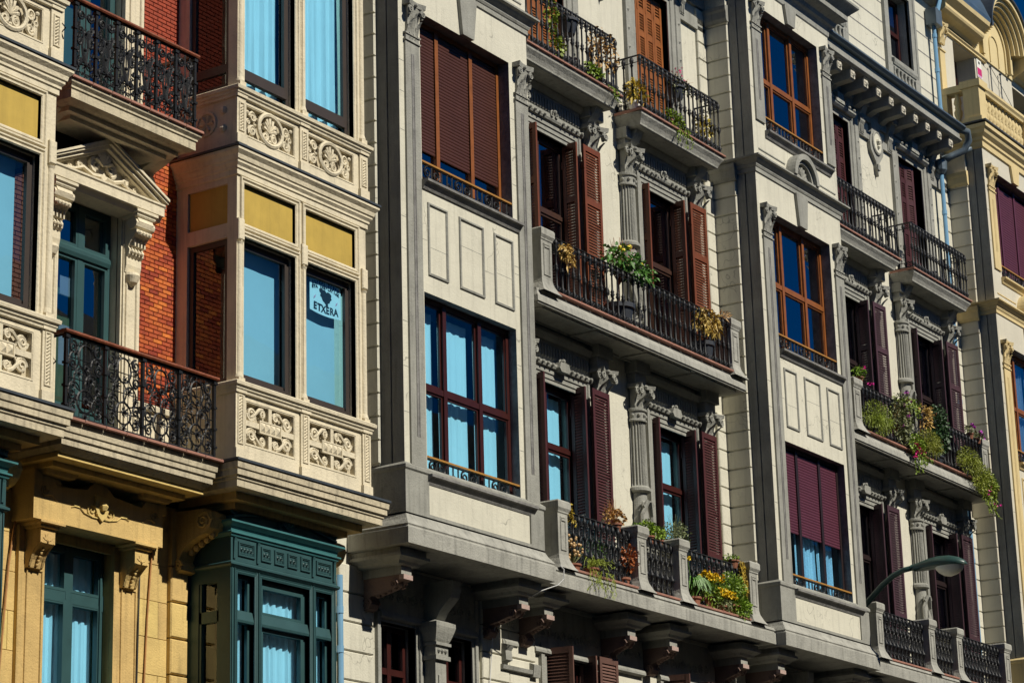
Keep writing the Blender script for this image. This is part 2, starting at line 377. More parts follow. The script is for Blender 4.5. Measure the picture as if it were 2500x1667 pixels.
def scroll_rail(parent, x0, x1, z0, z1, d):
    """low iron rail with wooden handrail in a bay window"""
    mb = MB(); mb.tube([(x0, d, z1 - .03), (x1, d, z1 - .03)], .010, 4); mb.tube([(x0, d, z0 + .02), (x1, d, z0 + .02)], .009, 4)
    n = 3; w = (x1 - x0) / n; h = z1 - z0 - .06; cz = (z0 + z1) / 2 - .01
    for i in range(n):
        a = x0 + i * w
        for q, sg in ((.22, 1), (.50, -1)):
            mb.spiral(a + w * q, cz + .01, d, h * .46, 1.6, sg, pi / 2, .013, 18)
        for q in (.02, .36, .68, .86): mb.tube([(a + w * q, d, z0), (a + w * q, d, z1 - .02)], .012, 4)
        mb.spiral(a + w * .90, z0 + .06, d, .04, 1.2, 1, 0, .010, 10); mb.ball(a + w * .36, d, z0 + .05, .014)
    put('window_rail', mb, IRON, parent)
    h = MB(); h.box(x0, x1, d - .022, d + .024, z1 - .014, z1 + .008); put('handrail', h, RAILW, parent)

SLATS = {'n': 0}
def slat_mesh(w, m, cache={}):
    k = (round(w, 3), m.name)
    if k not in cache:
        b = MB(); b.add([(0, -.012, 0), (w, -.012, 0), (w, .013, -.042), (0, .013, -.042), (0, -.012, .007), (w, -.012, .007), (w, .013, -.035), (0, .013, -.035)],
              [(0, 1, 2, 3), (4, 5, 6, 7), (0, 1, 5, 4), (2, 3, 7, 6), (0, 3, 7, 4), (1, 2, 6, 5)])
        cache[k] = mesh('slat', b); cache[k].materials.append(m)
    return cache[k]
def shutter(parent, x, d, z0, z1, w, ang, m, single=True, rails=(.33, .66), both=False):
    """louvred leaf hinged at (x,d); ang 0 = leaf runs along +x facing out, 90 = runs outward from the wall"""
    H = z1 - z0; st = .055; b = MB(); t = .017
    b.box(0, st, -t, t, 0, H); b.box(w - st, w, -t, t, 0, H)
    cuts = [0] + [r * H for r in rails] + [H]; rh = .045
    b.box(st, w - st, -t + .002, t - .002, 0, .09); b.box(st, w - st, -t + .002, t - .002, H - .08, H)
    for r in cuts[1:-1]: b.box(st, w - st, -t + .002, t - .002, r - rh, r + rh)
    b.box(w - .012, w + .012, t - .01, t + .012, H * .18, H * .22); b.box(-.012, .012, -t - .008, t + .008, H * .86, H * .9); b.box(-.012, .012, -t - .008, t + .008, H * .1, H * .14)
    o = put('shutter', b, m, parent)
    o.location = (x, -d, z0); o.rotation_euler = (0, 0, -radians(ang))
    o.matrix_parent_inverse = Matrix.Translation(-Vector(parent.location))
    rest = MB(); pitch = .040
    for i in range(len(cuts) - 1):
        za = cuts[i] + (rh if i else .09) + .046; zb = cuts[i + 1] - (rh if i < len(cuts) - 2 else .08) - .004; k = int((zb - za) / pitch) + 1
        for j in range(k):
            z = za + j * (zb - za) / max(1, k - 1)
            if single and SLATS['n'] < 296:
                SLATS['n'] += 1; put('slat', slat_mesh(w - 2 * st, m), None, o, loc=(st, 0, z))
            else:
                rest.add([(st, -.012, z), (w - st, -.012, z), (w - st, .013, z - .042), (st, .013, z - .042), (st, -.012, z + .007), (w - st, -.012, z + .007), (w - st, .013, z - .035), (st, .013, z - .035)],
                         [(0, 1, 2, 3), (4, 5, 6, 7), (0, 1, 5, 4), (2, 3, 7, 6)])
    if rest.v: put('slat', rest, m, o, kind='stuff')
    return o

def pipe(name, pts, r, m, parent, rings=()):
    b = MB(); b.tube(pts, r, 10)
    for z in rings:
        p = min(pts, key=lambda q: abs(q[2] - z)); b.lathe(p[0], p[1], [(r * 1.22, z - .04), (r * 1.22, z + .04)], 10)
    return put(name, b, m, parent, True)

# ================================================================== ground
g = MB(); g.box(-150, 250, -60, 120, -.3, -.02); o = put('ground', g, ASPH); o['kind'] = 'structure'
g = MB(); g.box(-120, 200, 3.9, 13, -.018, .0); o = put('road', g, ASPH); o['kind'] = 'structure'
g = MB(); g.box(-120, 200, 0.2, 3.7, -.018, .14); g.box(-120, 200, 13.2, 17.6, -.018, .14); o = put('pavement', g, PAVE); o['kind'] = 'structure'
g = MB(); g.box(-120, 200, 3.7, 3.9, -.018, .15); g.box(-120, 200, 13.0, 13.2, -.018, .15); o = put('kerb', g, KERB); o['kind'] = 'structure'

# the other side of the street, behind the viewer: an unseen row added to block low sky light; it shows in the lower panes
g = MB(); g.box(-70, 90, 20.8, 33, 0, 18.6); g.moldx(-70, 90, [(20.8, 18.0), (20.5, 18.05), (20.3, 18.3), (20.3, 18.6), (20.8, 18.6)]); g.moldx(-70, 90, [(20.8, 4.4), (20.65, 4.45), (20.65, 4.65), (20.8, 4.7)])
OPP = put('added_opposite_front', g, mat('shaded_render', (.30, .27, .22), .85, .1, 1, .2)); OPP['kind'] = 'structure'
g = MB(); bars(g, 0, 1.2, 0, 2.3, 20.72, 20.84, .08, [.6], [1.7], .08); wf = mesh('window_frame', g); wf.materials.append(CREAMD)
g = MB(); g.box(.04, 1.16, 20.77, 20.81, .04, 2.26); wp = mesh('pane', g); wp.materials.append(SLATE)
for i in range(26):
    for z in (5.2, 8.5, 11.8, 15.1):
        put('window_frame', wf, None, OPP, loc=(-16 + i * 2.9, 0, z)); put('pane', wp, None, OPP, loc=(-16 + i * 2.9, 0, z))

# ================================================================== grey and cream apartment building
P = 9.27                                     # distance from one bay to the next
B = thing('stucco_building', 'cream and grey stucco apartment building with bay windows and long iron balconies', 'building', (9, 0, 0))
XL, XR = -.42, 18.46
LV = {0: (4.3, 6.93), 1: (7.9, 10.6), 2: (11.6, 14.17), 3: (15.07, 17.45)}   # floor, opening head
WC = (4.555, 7.575)

def balcony_rail(parent, pts, z0, z1, pitch=.135, style=0, posts=True):
    """iron railing along (x,d) points: rails, one baluster object each, scroll heads"""
    rl = MB()
    for z, r in ((z1, .016), (z1 - .10, .008), (z0 + .03, .010), (z0 + .11, .008)):
        rl.tube([(x, d, z) for x, d in pts], r, 4)
    H = z1 - z0; bm = BALM.get((style, round(H, 2)))
    if bm is None:
        b = MB()
        if style == 0:
            b.lathe(0, 0, [(.008, 0), (.012, .05), (.020, .09), (.010, .12), (.0085, H * .38), (.012, H * .42), (.021, H * .455), (.012, H * .48), (.018, H * .50), (.011, H * .53), (.0085, H * .56), (.0075, H * .80), (.016, H * .83), (.010, H * .86), (.019, H * .90), (.02, H * .94), (.008, H)], 6)
        else:
            b.lathe(0, 0, [(.010, 0), (.022, .05), (.012, .09), (.010, .14), (.014, H * .28), (.026, H * .31), (.030, H * .34), (.015, H * .38), (.010, H * .42), (.009, H * .60), (.022, H * .63), (.011, H * .67), (.009, H * .84), (.02, H * .88), (.022, H * .92), (.009, H)], 6)
        b.v = [(x * 1.6, d * 1.6, z) for x, d, z in b.v]; bm = mesh('baluster', b, True); bm.materials.append(IRON); BALM[(style, round(H, 2))] = bm
    orn = MB()
    for k in range(len(pts) - 1):
        (xa, da), (xb, db) = pts[k], pts[k + 1]; L = math.hypot(xb - xa, db - da); n = max(1, round(L / pitch))
        for i in range(n + 1):
            if k and i == 0: continue
            t = i / n; x, d = xa + (xb - xa) * t, da + (db - da) * t
            put('baluster', bm, None, parent, loc=(x, d, z0))
            if i == n: continue
            x2, d2 = xa + (xb - xa) * (t + .5 / n), da + (db - da) * (t + .5 / n); front = abs(xb - xa) > abs(db - da)
            if front:
                if style == 0:
                    orn.spiral(x2 - .012, z1 - .055, d2, .028, 1.2, 1, 0, .0075, 9); orn.spiral(x2 + .02, z1 - .05, d2, .02, 1.0, -1, pi, .006, 7)
                    orn.ball(x2, d2, z0 + .085, .019, 5); orn.spiral(x2, z0 + .065, d2, .032, 1, 1, 0, .007, 8)
                else:
                    for sg in (-1, 1):
                        orn.spiral(x2 + sg * .02, z1 - .10, d2, .033, 1.4, sg, pi / 2, .008, 10); orn.spiral(x2 + sg * .018, z1 - .22, d2, .026, 1.2, -sg, -pi / 2, .007, 9)
                        orn.tube([(x2 + sg * .035, d2, z0 + .18), (x2 + sg * .012, d2 + .008, z0 + H * .38), (x2 + sg * .03, d2, z0 + H * .58), (x2, d2, z1 - .26)], .0075, 4)
                        orn.spiral(x2 + sg * .018, z0 + .15, d2, .028, 1.3, sg, -pi / 2, .007, 9)
                    orn.ball(x2, d2, z0 + H * .5, .02, 5); orn.ball(x2, d2, z1 - .16, .016, 5); orn.leaf((x2, d2 + .01, z0 + H * .3), (0, .2, 1), .12, .02, (0, 1, 0), 0)
    put('railing', rl, IRON, parent); put('scrollwork', orn, IRON, parent)
BALM = {}

def tile_edge(parent, x0, x1, d0, d1, z, sides=()):
    n = max(1, round((x1 - x0) / .3)); w = (x1 - x0) / n
    b = MB(); b.cbox(.003, w - .003, d0, d1, 0, .034, .007); me = mesh('edge_tile', b); me.materials.append(TERRA)
    for i in range(n): put('edge_tile', me, None, parent, loc=(x0 + i * w, 0, z))
    for s in sides:
        b = MB(); b.box(s - .02 if s < (x0 + x1) / 2 else s, s if s < (x0 + x1) / 2 else s + .02, .02, d1 - .01, z, z + .04); put('edge_tile', b, TERRA, parent)

def pedestal(parent, x0, x1, d0, d1, z0, z1):
    b = MB(); cx = (x0 + x1) / 2; w = (x1 - x0) / 2; dm = d1
    def ring(e, z): return [(x0 - e, d0, z), (x1 + e, d0, z), (x1 + e, dm + e, z), (x0 - e, dm + e, z)]
    lev = [(.09, z0), (.055, z0 + .05), (.012, z0 + .14), (0, z0 + .2), (0, z1 - .17), (.012, z1 - .155), (.012, z1 - .14), (.035, z1 - .10), (.035, z1 - .02), (.02, z1)]
    vs = [p for e, z in lev for p in ring(e, z)]
    fs = [(4 * i + j, 4 * i + (j + 1) % 4, 4 * i + 4 + (j + 1) % 4, 4 * i + 4 + j) for i in range(len(lev) - 1) for j in range(4)] + [tuple(4 * (len(lev) - 1) + j for j in range(4))]
    b.add(vs, fs)
    b.frame(x0 + .07, x1 - .07, z0 + .27, z1 - .23, [(.022, dm), (.018, dm + .012), (.006, dm + .012), (0, dm + .002)])
    b.moldx(x0 + .07, x1 - .07, [(dm, z1 - .27), (dm + .014, z1 - .26), (dm + .014, z1 - .235), (dm, z1 - .23)])
    put('pedestal', b, SLABG, parent)

# ---- bay window of the grey building (also used for the yellow neighbour)
def bay(par, o, trim, wall, win, full=True, side=GREY):
    """win: dict level -> settings"""
    F = .75; x0, x1 = o, o + 2.88
    holes = [(o + .45, o + 2.44, 8.5, 10.76, .12), (o + .45, o + 2.44, 12.18, 14.365, .16), (o + .45, o + 2.44, 15.68, 17.77, .16)]
    body = MB(); rv = MB()
    sheet(body, x0, x1, 7.88, 18.12, F, holes, .14, rv)
    bo = put('bay_window', body, wall, par)
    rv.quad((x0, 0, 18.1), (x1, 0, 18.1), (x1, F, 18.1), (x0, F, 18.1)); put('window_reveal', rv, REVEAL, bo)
    sd = MB()                                                     # smooth grey flank with a shallow groove
    for xs, sg in ((x0, -1), (x1, 1)):
        for a, b, e in ((.40, .565, 0), (.565, .585, -.02), (.585, F, 0)):
            sd.quad((xs + sg * e, a, 7.88), (xs + sg * e, b, 7.88), (xs + sg * e, b, 18.12), (xs + sg * e, a, 18.12))
            if e: sd.quad((xs, a, 7.88), (xs + sg * e, a, 7.88), (xs + sg * e, a, 18.1), (xs, a, 18.1)); sd.quad((xs, b, 7.88), (xs + sg * e, b, 7.88), (xs + sg * e, b, 18.1), (xs, b, 18.1))
    put('flank', sd, side, bo)
    # rusticated return blocks
    core = MB(); core.box(x0 - .022, x0 + .02, 0, .41, 8.6, 18.1); core.box(x1 - .02, x1 + .022, 0, .41, 8.6, 18.1); put('return_wall', core, wall, bo)
    for xs, sg in ((x0, -1), (x1, 1)):
        if sg > 0 and not full: continue
        b = MB(); a = xs + sg * .02; e = xs + sg * .052; c = .012; h = .272
        lo, hi = min(a, e), max(a, e)
        b.add([(a, .0, 0), (a, .425, 0), (a, .425, h), (a, .0, h), (e, .0, c), (e, .425 - c, c), (e, .425 - c, h - c), (e, .0, h - c)],
              [(0, 1, 5, 4), (1, 2, 6, 5), (2, 3, 7, 6), (3, 0, 4, 7), (4, 5, 6, 7)])
        me = mesh('quoin', b); me.materials.append(wall)
        z = 8.62
        while z < 17.9:
            if not (14.84 < z + .14 < 15.14): put('quoin', me, None, bo, loc=(0, 0, z))
            z += .283
        for zz in (14.80, 17.42) if sg < 0 else ():
            c2 = MB(); c2.add([], []); 
            pr = [(0, zz), (.05, zz), (.075, zz + .05), (.075, zz + .16), (.095, zz + .2), (.095, zz + .26), (0, zz + .28)]
            n = len(pr); ring = lambda dd: [(xs - .03 - q, dd, z_) for q, z_ in pr]
            c2.add(ring(0) + ring(.45), [(i, i + 1, n + i + 1, n + i) for i in range(n - 1)] + [tuple(range(n)), tuple(range(n, 2 * n))]); put('impost_block', c2, trim, bo)
    # pilasters and capitals
    for a, b in ((.105, .40), (2.545, 2.835)):
        for z0, z1, zc in ((8.58, 13.88, 14.40), (15.78, 17.30, 17.80)):
            p = MB(); p.box(o + a, o + b, F, F + .028, z0, z1 - .0)
            p.box(o + a - .012, o + b + .012, F, F + .045, z1, z1 + .02); p.box(o + a + .01, o + b - .01, F, F + .03, z1 + .02, z1 + .085); p.box(o + a - .012, o + b + .012, F, F + .045, z1 + .085, z1 + .105)
            for k in range(3): p.spiral(o + a + .09 + k * .055, z1 + .052, F + .03, .02, 1, 1, 0, .007, 8)
            po = put('pilaster', p, trim, bo)
            gq = MB(); gx = o + (a + b) / 2; gq.moldx(gx - .03, gx - .018, [(F + .029, z0 + .35), (F + .034, z0 + .36), (F + .034, z1 - .16), (F + .029, z1 - .15)]); gq.moldx(gx + .018, gx + .03, [(F + .029, z0 + .35), (F + .034, z0 + .36), (F + .034, z1 - .16), (F + .029, z1 - .15)])
            gq.box(gx - .018, gx + .018, F + .024, F + .0295, z0 + .35, z1 - .15); put('groove', gq, DGREY if trim is GREY else trim, po)
            c = MB(); capital(c, o + a, o + b, F, z1 + .10, zc, .10); put('capital', c, trim, po)
    # joints of the rendered wall
    j = MB()
    for z in (9.2, 9.75, 10.3, 11.2, 11.6, 12.7, 13.2, 13.6, 16.3, 16.9):
        for a, b in ((0.005, .10), (.41, .445), (2.45, 2.54), (2.84, 2.875)): j.box(o + a, o + b, F - .01, F + .0012, z - .004, z + .004)
    for a, b, z in ((.60, .93, 11.35), (1.25, 1.72, 11.55), (2.02, 2.39, 11.4), (2.45, 2.54, 11.5), (1.76, 1.97, 11.36), (.44, .53, 11.42)): j.box(o + a, o + b, F - .01, F + .0012, z - .003, z + .003)
    put('wall_joint', j, GREY, bo)
    # three blind panels
    for a, b in ((.543, .96), (1.211, 1.745), (1.979, 2.41)):
        p = MB(); p.frame(o + a + .035, o + b - .035, 11.025, 11.875, [(.038, F), (.034, F + .018), (.012, F + .022), (0, F + .004)]); put('panel_moulding', p, trim, bo)
    # sills, keystones, cornices
    for zt, aa, bb in ((8.52, .42, 2.70), (12.18, .44, 2.56), (15.68, .40, 2.64)):
        s_ = MB(); s_.moldx(o + aa, o + bb, [(F - .1, zt - .12), (F + .02, zt - .12), (F + .035, zt - .09), (F + .07, zt - .045), (F + .095, zt - .035), (F + .095, zt - .004), (F - .1, zt + .004)])
        put('sill', s_, DGREY if trim is GREY else trim, bo)
    for zl, zu in ((14.37, 14.9), (17.78, 18.1)):
        k = MB(); k.plate([(o + 1.335, zl), (o + 1.585, zl), (o + 1.66, zu), (o + 1.27, zu)], F, F + .05); put('keystone', k, trim, bo)
    prof = [(.0, 14.895), (.02, 14.9), (.02, 14.965), (.03, 14.97), (.045, 15.0), (.045, 15.02), (.085, 15.06), (.10, 15.085), (.14, 15.10), (.14, 15.125), (.0, 15.15)]
    c = MB(); c.wrap(x0, x1, .0, F, prof); co = put('cornice', c, trim, bo)
    a = MB(); cx, cz, R1 = o + 1.455, 15.135, .42
    def arch(r0, r1, d1, n=18):
        pts = [(cx + r1 * cos(pi * i / n), cz + r1 * sin(pi * i / n)) for i in range(n + 1)] + [(cx + r0 * cos(pi * (n - i) / n), cz + r0 * sin(pi * (n - i) / n)) for i in range(n + 1)]
        return pts
    a.plate(arch(.33, .42, 0), F, F + .17); a.plate(arch(.27, .335, 0), F, F + .11); a.plate([(cx + .275 * cos(pi * i / 18), cz + .275 * sin(pi * i / 18)) for i in range(19)], F, F + .05)
    a.box(cx - .42, cx + .42, F, F + .145, cz - .03, cz + .002)
    put('arched_niche', a, trim, co)
    sh = MB()
    for i in range(7):
        t = pi * (i + .5) / 7; sh.tube([(cx, F + .06, cz + .02), (cx + .1 * cos(t), F + .075, cz + .02 + .12 * sin(t)), (cx + .17 * cos(t), F + .06, cz + .02 + .2 * sin(t))], .012, 5, .026)
    sh.ball(cx, F + .07, cz + .03, .035); put('shell', sh, trim, co)
    top = [(.0, 18.08), (.02, 18.1), (.03, 18.2), (.06, 18.24), (.10, 18.27), (.13, 18.33), (.24, 18.38), (.27, 18.40), (.27, 18.48), (.32, 18.53), (.40, 18.60), (.42, 18.62), (.42, 18.66), (0, 18.70)]
    if win.get('top', True):
        c = MB(); c.wrap(x0, x1, .0, F, top); put('cornice', c, trim, bo)
    l = MB()
    for xa, xb in ((.15, 1.02), (1.9, 2.78)): l.box(o + xa, o + xb, F, F + .012, 15.30, 15.318)
    put('string_line', l, trim, bo)
    # plinth with cream field and corbel
    p = MB(); e = .03
    sheet(p, x0 - e, x1 + e, 7.86, 8.57, F + e, [(o + .44, o + 2.61, 8.04, 8.43, .025)]); p.quad((o + .44, F + .005, 8.04), (o + 2.61, F + .005, 8.04), (o + 2.61, F + .005, 8.43), (o + .44, F + .005, 8.43))
    p.f[-1] = p.f[-1]
    for xs in (x0 - e, x1 + e): p.quad((xs, 0, 7.86), (xs, F + e, 7.86), (xs, F + e, 8.57), (xs, 0, 8.57))
    p.wrap(x0, x1, 0, F, [(e, 8.5), (e + .018, 8.52), (e + .018, 8.56), (.0, 8.6)])
    po = put('plinth', p, trim, bo)
    w_ = MB(); w_.box(o + .445, o + 2.605, F + .0, F + .012, 8.045, 8.425); put('plinth_field', w_, wall, bo)
    c = MB(); c.wrap(x0, x1, 0, F, [(.02, 7.60), (.12, 7.615), (.125, 7.80), (.11, 7.815), (.11, 7.825), (.12, 7.84), (.10, 7.87), (.06, 7.92), (.03, 7.98), (.03, 8.0)]); put('corbel_course', c, SLABG if trim is GREY else trim, bo)
    # windows
    for lvl, (z0, z1) in enumerate(((8.5, 10.76), (12.18, 14.365), (15.68, 17.77))):
        w = win.get(lvl)
        if not w: continue
        dp = F - (.12 if lvl == 0 else .16); xa, xb = o + .452, o + 2.438; fm = w['frame']
        b = MB(); cols = [o + .45 + 1.99 * .285, o + .45 + 1.99 * .665]
        bars(b, xa, xb, z0, z1, dp - .06, dp, .06, cols, [] if w.get('blind') and w['blind'] < z0 + .2 else [w.get('tr', z0 + 1.12)], .072)
        xs = [xa + .05] + cols + [xb - .05]
        for i in range(3):                                       # casement sashes
            q, r = xs[i] + .042 * (i > 0), xs[i + 1] - .042 * (i < 2)
            if not w.get('plain'): bars(b, q, r, z0 + .06, w.get('tr', z0 + 1.12) - .034, dp - .045, dp - .01, .028); bars(b, q, r, w.get('tr', z0 + 1.12) + .04, z1 - .06, dp - .05, dp - .02, .028)
        fo = put('window_frame', b, fm, bo)
        for i in range(3):
            pn = MB(); pn.quad((xs[i], dp - .035, z0 + .05), (xs[i + 1], dp - .035, z0 + .05), (xs[i + 1], dp - .035, z1 - .05), (xs[i], dp - .035, z1 - .05)); put('pane', pn, w.get('glass', GLASS), bo)
            if w.get('blind'):
                blind(bo, xs[i] + (.045 if i else .02), xs[i + 1] - (.045 if i < 2 else .02), z1 - .07, w['blind'], dp - .012, w['bm'], w.get('pitch', .043))
            if w.get('curtain') and i in w.get('on', (0, 1, 2)):
                put('curtain', curtain(xs[i] + .06, xs[i + 1] - .06, z0 + .05, z1 - .12, dp - .15, .009 if w['curtain'] == 1 else .03, .15, i + lvl * 7), w.get('cm', CURT), bo)
        if w.get('rail', True): scroll_rail(bo, o + .455, o + 2.435, z0 + .02, z0 + .25, F - .03)
    return bo

V = dict(frame=VARN, glass=GLASSD)
bay(B, 0, GREY, WHITE, {0: dict(frame=MAHOG, tr=9.63, curtain=1), 1: dict(frame=VARN, glass=GLASSD, blind=12.66, bm=BLINDB, plain=True, tr=20), 2: dict(V, tr=16.66)})
bay(B, P, GREY, WHITE, {0: dict(frame=DARKW, blind=9.43, bm=BLINDP, plain=True, tr=20, curtain=2, cm=LACE, on=(0, 1, 2)), 1: dict(V, tr=13.30), 2: dict(V, tr=16.66)})

# ---- set-back walls between the bays
wall = MB(); rv = MB(); holes = []
for k in (0, 1):
    for c in WC:
        for lv in (0, 1, 2, 3): holes.append((c + k * P - .5, c + k * P + .5, LV[lv][0], LV[lv][1]))
        holes.append((c + k * P - .48, c + k * P + .48, 19.4, 20.8))
    for a, b in ((.5, 1.2), (1.68, 2.38)): holes.append((k * P + a, k * P + b, 4.3, 6.9))
    for z0, z1 in ((8.3, 10.95), (11.95, 14.5), (15.5, 17.95)): holes.append((k * P + .15, k * P + 2.73, z0, z1))
sheet(wall, XL, XR, .0, 21.3, 0, holes, .25, rv)
wo = put('wall', wall, WHITE, B)
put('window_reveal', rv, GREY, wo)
# rusticated quoins beside each bay, stone by stone
qm = {}
def quoin(x0, x1, z0, z1, d=.05, m=WHITE, parent=None, name='quoin'):
    k = (round(x1 - x0, 3), round(z1 - z0, 3), d, m.name)
    if k not in qm:
        b = MB(); b.cbox(0, x1 - x0, -.02, d, .0, z1 - z0, .012); qm[k] = mesh(name, b); qm[k].materials.append(m)
    put(name, qm[k], None, parent or wo, loc=(x0, 0, z0))
for k in (0, 1):
    for a, b in ((2.945, 3.19), (8.96, 9.205)):
        z = 8.05
        while z < 17.6:
            if not (11.3 < z + .14 < 11.62 or 14.78 < z + .14 < 15.1): quoin(k * P + a, k * P + b, z + .005, z + .278)
            z += .283
for k in (0, 1):
    for a, b in ((-.33, .32), (2.56, 3.16), (3.165, 3.80) if 0 else (3.165, 3.78)):
        for i in range(8): quoin(k * P + a, k * P + b - .006, 4.79 + i * .338 * .99 + .006, 4.79 + (i + 1) * .338 * .99 - .006, .05 if a < 3.1 else .045)
# attic: horizontal rustication lines and framed windows with small balusters
at = MB()
for z in (18.85, 19.22, 19.60, 19.97, 20.35, 20.72): [at.box(a, b, -.01, .0025, z - .012, z + .012) for a, b in ((XL, 3.85), (5.26, 6.87), (8.28, 13.12), (14.53, 16.14), (17.55, XR))]
put('rustication_joint', at, DGREY, wo)

def french_window(c, lv, fm, gl, curt=None, trans=None, head=None):
    z0, z1 = LV[lv]; x0, x1 = c - .5, c + .5; D = -.09; c = c - .16
    b = MB(); tr = trans or z1 - .85
    bars(b, x0 + .002, x1 - .002, z0, z1 - .002, D - .06, D, .045, [c], [tr], .06)
    for a, e in ((x0 + .045, c - .03), (c + .03, x1 - .045)):
        bars(b, a, e, z0 + .05, tr - .03, D - .05, D - .012, .035); bars(b, a, e, tr + .03, z1 - .045, D - .05, D - .012, .03)
    o = put('french_window', b, fm, B)
    for a, e in ((x0 + .05, c), (c, x1 - .05)):
        p = MB(); p.quad((a, D - .035, z0 + .05), (e, D - .035, z0 + .05), (e, D - .035, z1 - .05), (a, D - .035, z1 - .05)); put('pane', p, gl, o)
    if curt: put('curtain', curtain(x0 + .1, x1 - .08, z0 + .05, z1 - .08, D - .15, .010, .2, int(c * 10)), curt, o)
    return o

def architrave(c, lv, ornate, m=GREY):
    """stepped frame round a french window with beaded crown"""
    z0, z1 = LV[lv]; b = MB()
    b.frame(c - .5, c + .5, z0, z1, [(0, -.1), (0, .0), (.005, .02), (.055, .02), (.06, .035), (.12, .035), (.125, .052), (.19, .052), (.20, .075), (.235, .075), (.24, .0)], False)
    zt = z1 + .24
    b.moldx(c - .80, c + .80, [(0, zt - .04), (.085, zt - .04), (.10, zt - .01), (.10, zt + .02), (0, zt + .035)])
    o = put('architrave', b, m, B)
    e = MB()
    for i in range(13):
        x = c - .72 + 1.44 * i / 12
        if abs(x - c) > .16: e.ball(x, .115, zt - .005, .024, 6)
    e.spiral(c - .05, zt + .05, .11, .06, 1.3, 1, 0, .016, 10); e.spiral(c + .05, zt + .05, .11, .06, 1.3, -1, pi, .016, 10); e.ball(c, .12, zt + .09, .035)
    if ornate: e.plate([(c - .10, zt + .06), (c - .13, zt - .02), (c - .09, zt - .07), (c + .09, zt - .07), (c + .13, zt - .02), (c + .10, zt + .06)], .05, .15)
    put('crown_ornament', e, m, o)
    f = MB()
    f.box(c - .80, c + .80, .0, .03, zt + .03, zt + .36)
    for i in range(22):
        x = c - .74 + 1.48 * i / 21; f.moldx(x - .018, x + .018, [(.03, zt + .10), (.05, zt + .12), (.05, zt + .26), (.03, zt + .3)])
    f.moldx(c - .85, c + .85, [(.0, zt + .34), (.05, zt + .34), (.08, zt + .38), (.10, zt + .42), (.0, zt + .45)])
    put('frieze', f, m, o)
    return o

def column(x, zb, zmid, zneck, zcap, zt, slim=False):
    """engaged fluted column standing on a carved baluster base"""
    R = .105 if slim else .155; b = MB()
    b.lathe(x, .02, [(R * .95, zmid - .03), (R * 1.18, zmid - .01), (R * 1.18, zmid + .03), (R * 1.02, zmid + .06)], 20, 0, pi)
    b.lathe(x, .02, [(R * 1.0, zmid + .06), (R * .97, zmid + .10), (R * .9, zneck - .04), (R * .93, zneck)], 22, 0, pi, 2, .13)
    b.lathe(x, .02, [(R * 1.08, zneck), (R * 1.10, zneck + .02), (R * .96, zneck + .035), (R * .96, zneck + .14), (R * 1.1, zneck + .15), (R * 1.12, zneck + .18), (R, zneck + .19)], 20, 0, pi)
    co = put('column', b, GREY, B)
    e = MB()
    for i in range(5):
        a = pi * (i + .5) / 5; e.ball(x + R * cos(a), .02 + R * sin(a), zneck + .088, .026, 5)
    h = zmid - .03 - zb
    if slim: e.box(x - .1, x + .1, 0, .1, zb, zmid - .03)
    else: e.lathe(x, .02, [(R * .9, zb), (R * .95, zb + h * .1), (R * 1.12, zb + h * .3), (R * 1.05, zb + h * .55), (R * .85, zb + h * .8), (R * .8, zb + h)], 14, 0, pi)
    for sg in () if slim else (-1, 1):
        e.tube([(x + sg * R * .2, .02 + R * 1.12, zb + h * .9), (x + sg * R * .85, .02 + R * .85, zb + h * .75), (x + sg * R * .95, .02 + R * .9, zb + h * .5), (x + sg * R * .5, .02 + R * 1.12, zb + h * .3), (x, .02 + R * 1.2, zb + h * .18)], .032, 5, .02)
        e.spiral(x + sg * R * .55, zb + h * .86, .02 + R * .95, R * .42, 1.4, sg, 0, .022, 10)
    if not slim: e.lathe(x, .02 + R * 1.0, [(.01, zb + h * .34), (.055, zb + h * .45), (.06, zb + h * .58), (.01, zb + h * .72)], 7)
    for i in range(0 if slim else 5): e.ball(x + RND.uniform(-.1, .1), .02 + R, zb + h * (.06 + .05 * i), .035, 5)
    put('carved_base', e, GREY, co)
    c = MB(); capital(c, x - .17, x + .17, .03, zneck + .18, zcap, .20)
    c.spiral(x + .21, zcap - .11, .20, .065, 1.6, 1, pi / 2, .02, 14); c.spiral(x - .21, zcap - .11, .20, .065, 1.6, -1, pi / 2, .02, 14)
    put('capital', c, GREY, co)
    i_ = MB(); i_.box(x - .15, x + .15, .0, .14, zcap, zt - .16); i_.box(x - .19, x + .19, .0, .19, zt - .16, zt); put('impost', i_, GREY, co)

def shutters(c, lv, m, ztop, single):
    z0 = LV[lv][0] + .04; rails = (.30, .52, .78) if lv == 1 else (.36, .68)
    if lv == 1: rails = (.34,)
    # right hand: one leaf stands in the reveal, the next lies flat against the wall
    shutter(B, c + .585, .19, z0, ztop, .455, RND.uniform(-1, 4), m, single, rails)
    shutter(B, c + .478, -.07, z0, ztop, .24, 94, m, single, rails)
    # left hand: a pair folded together, standing out from the jamb
    shutter(B, c - .50, -.06, z0, ztop, .19, 92, m, False, rails)

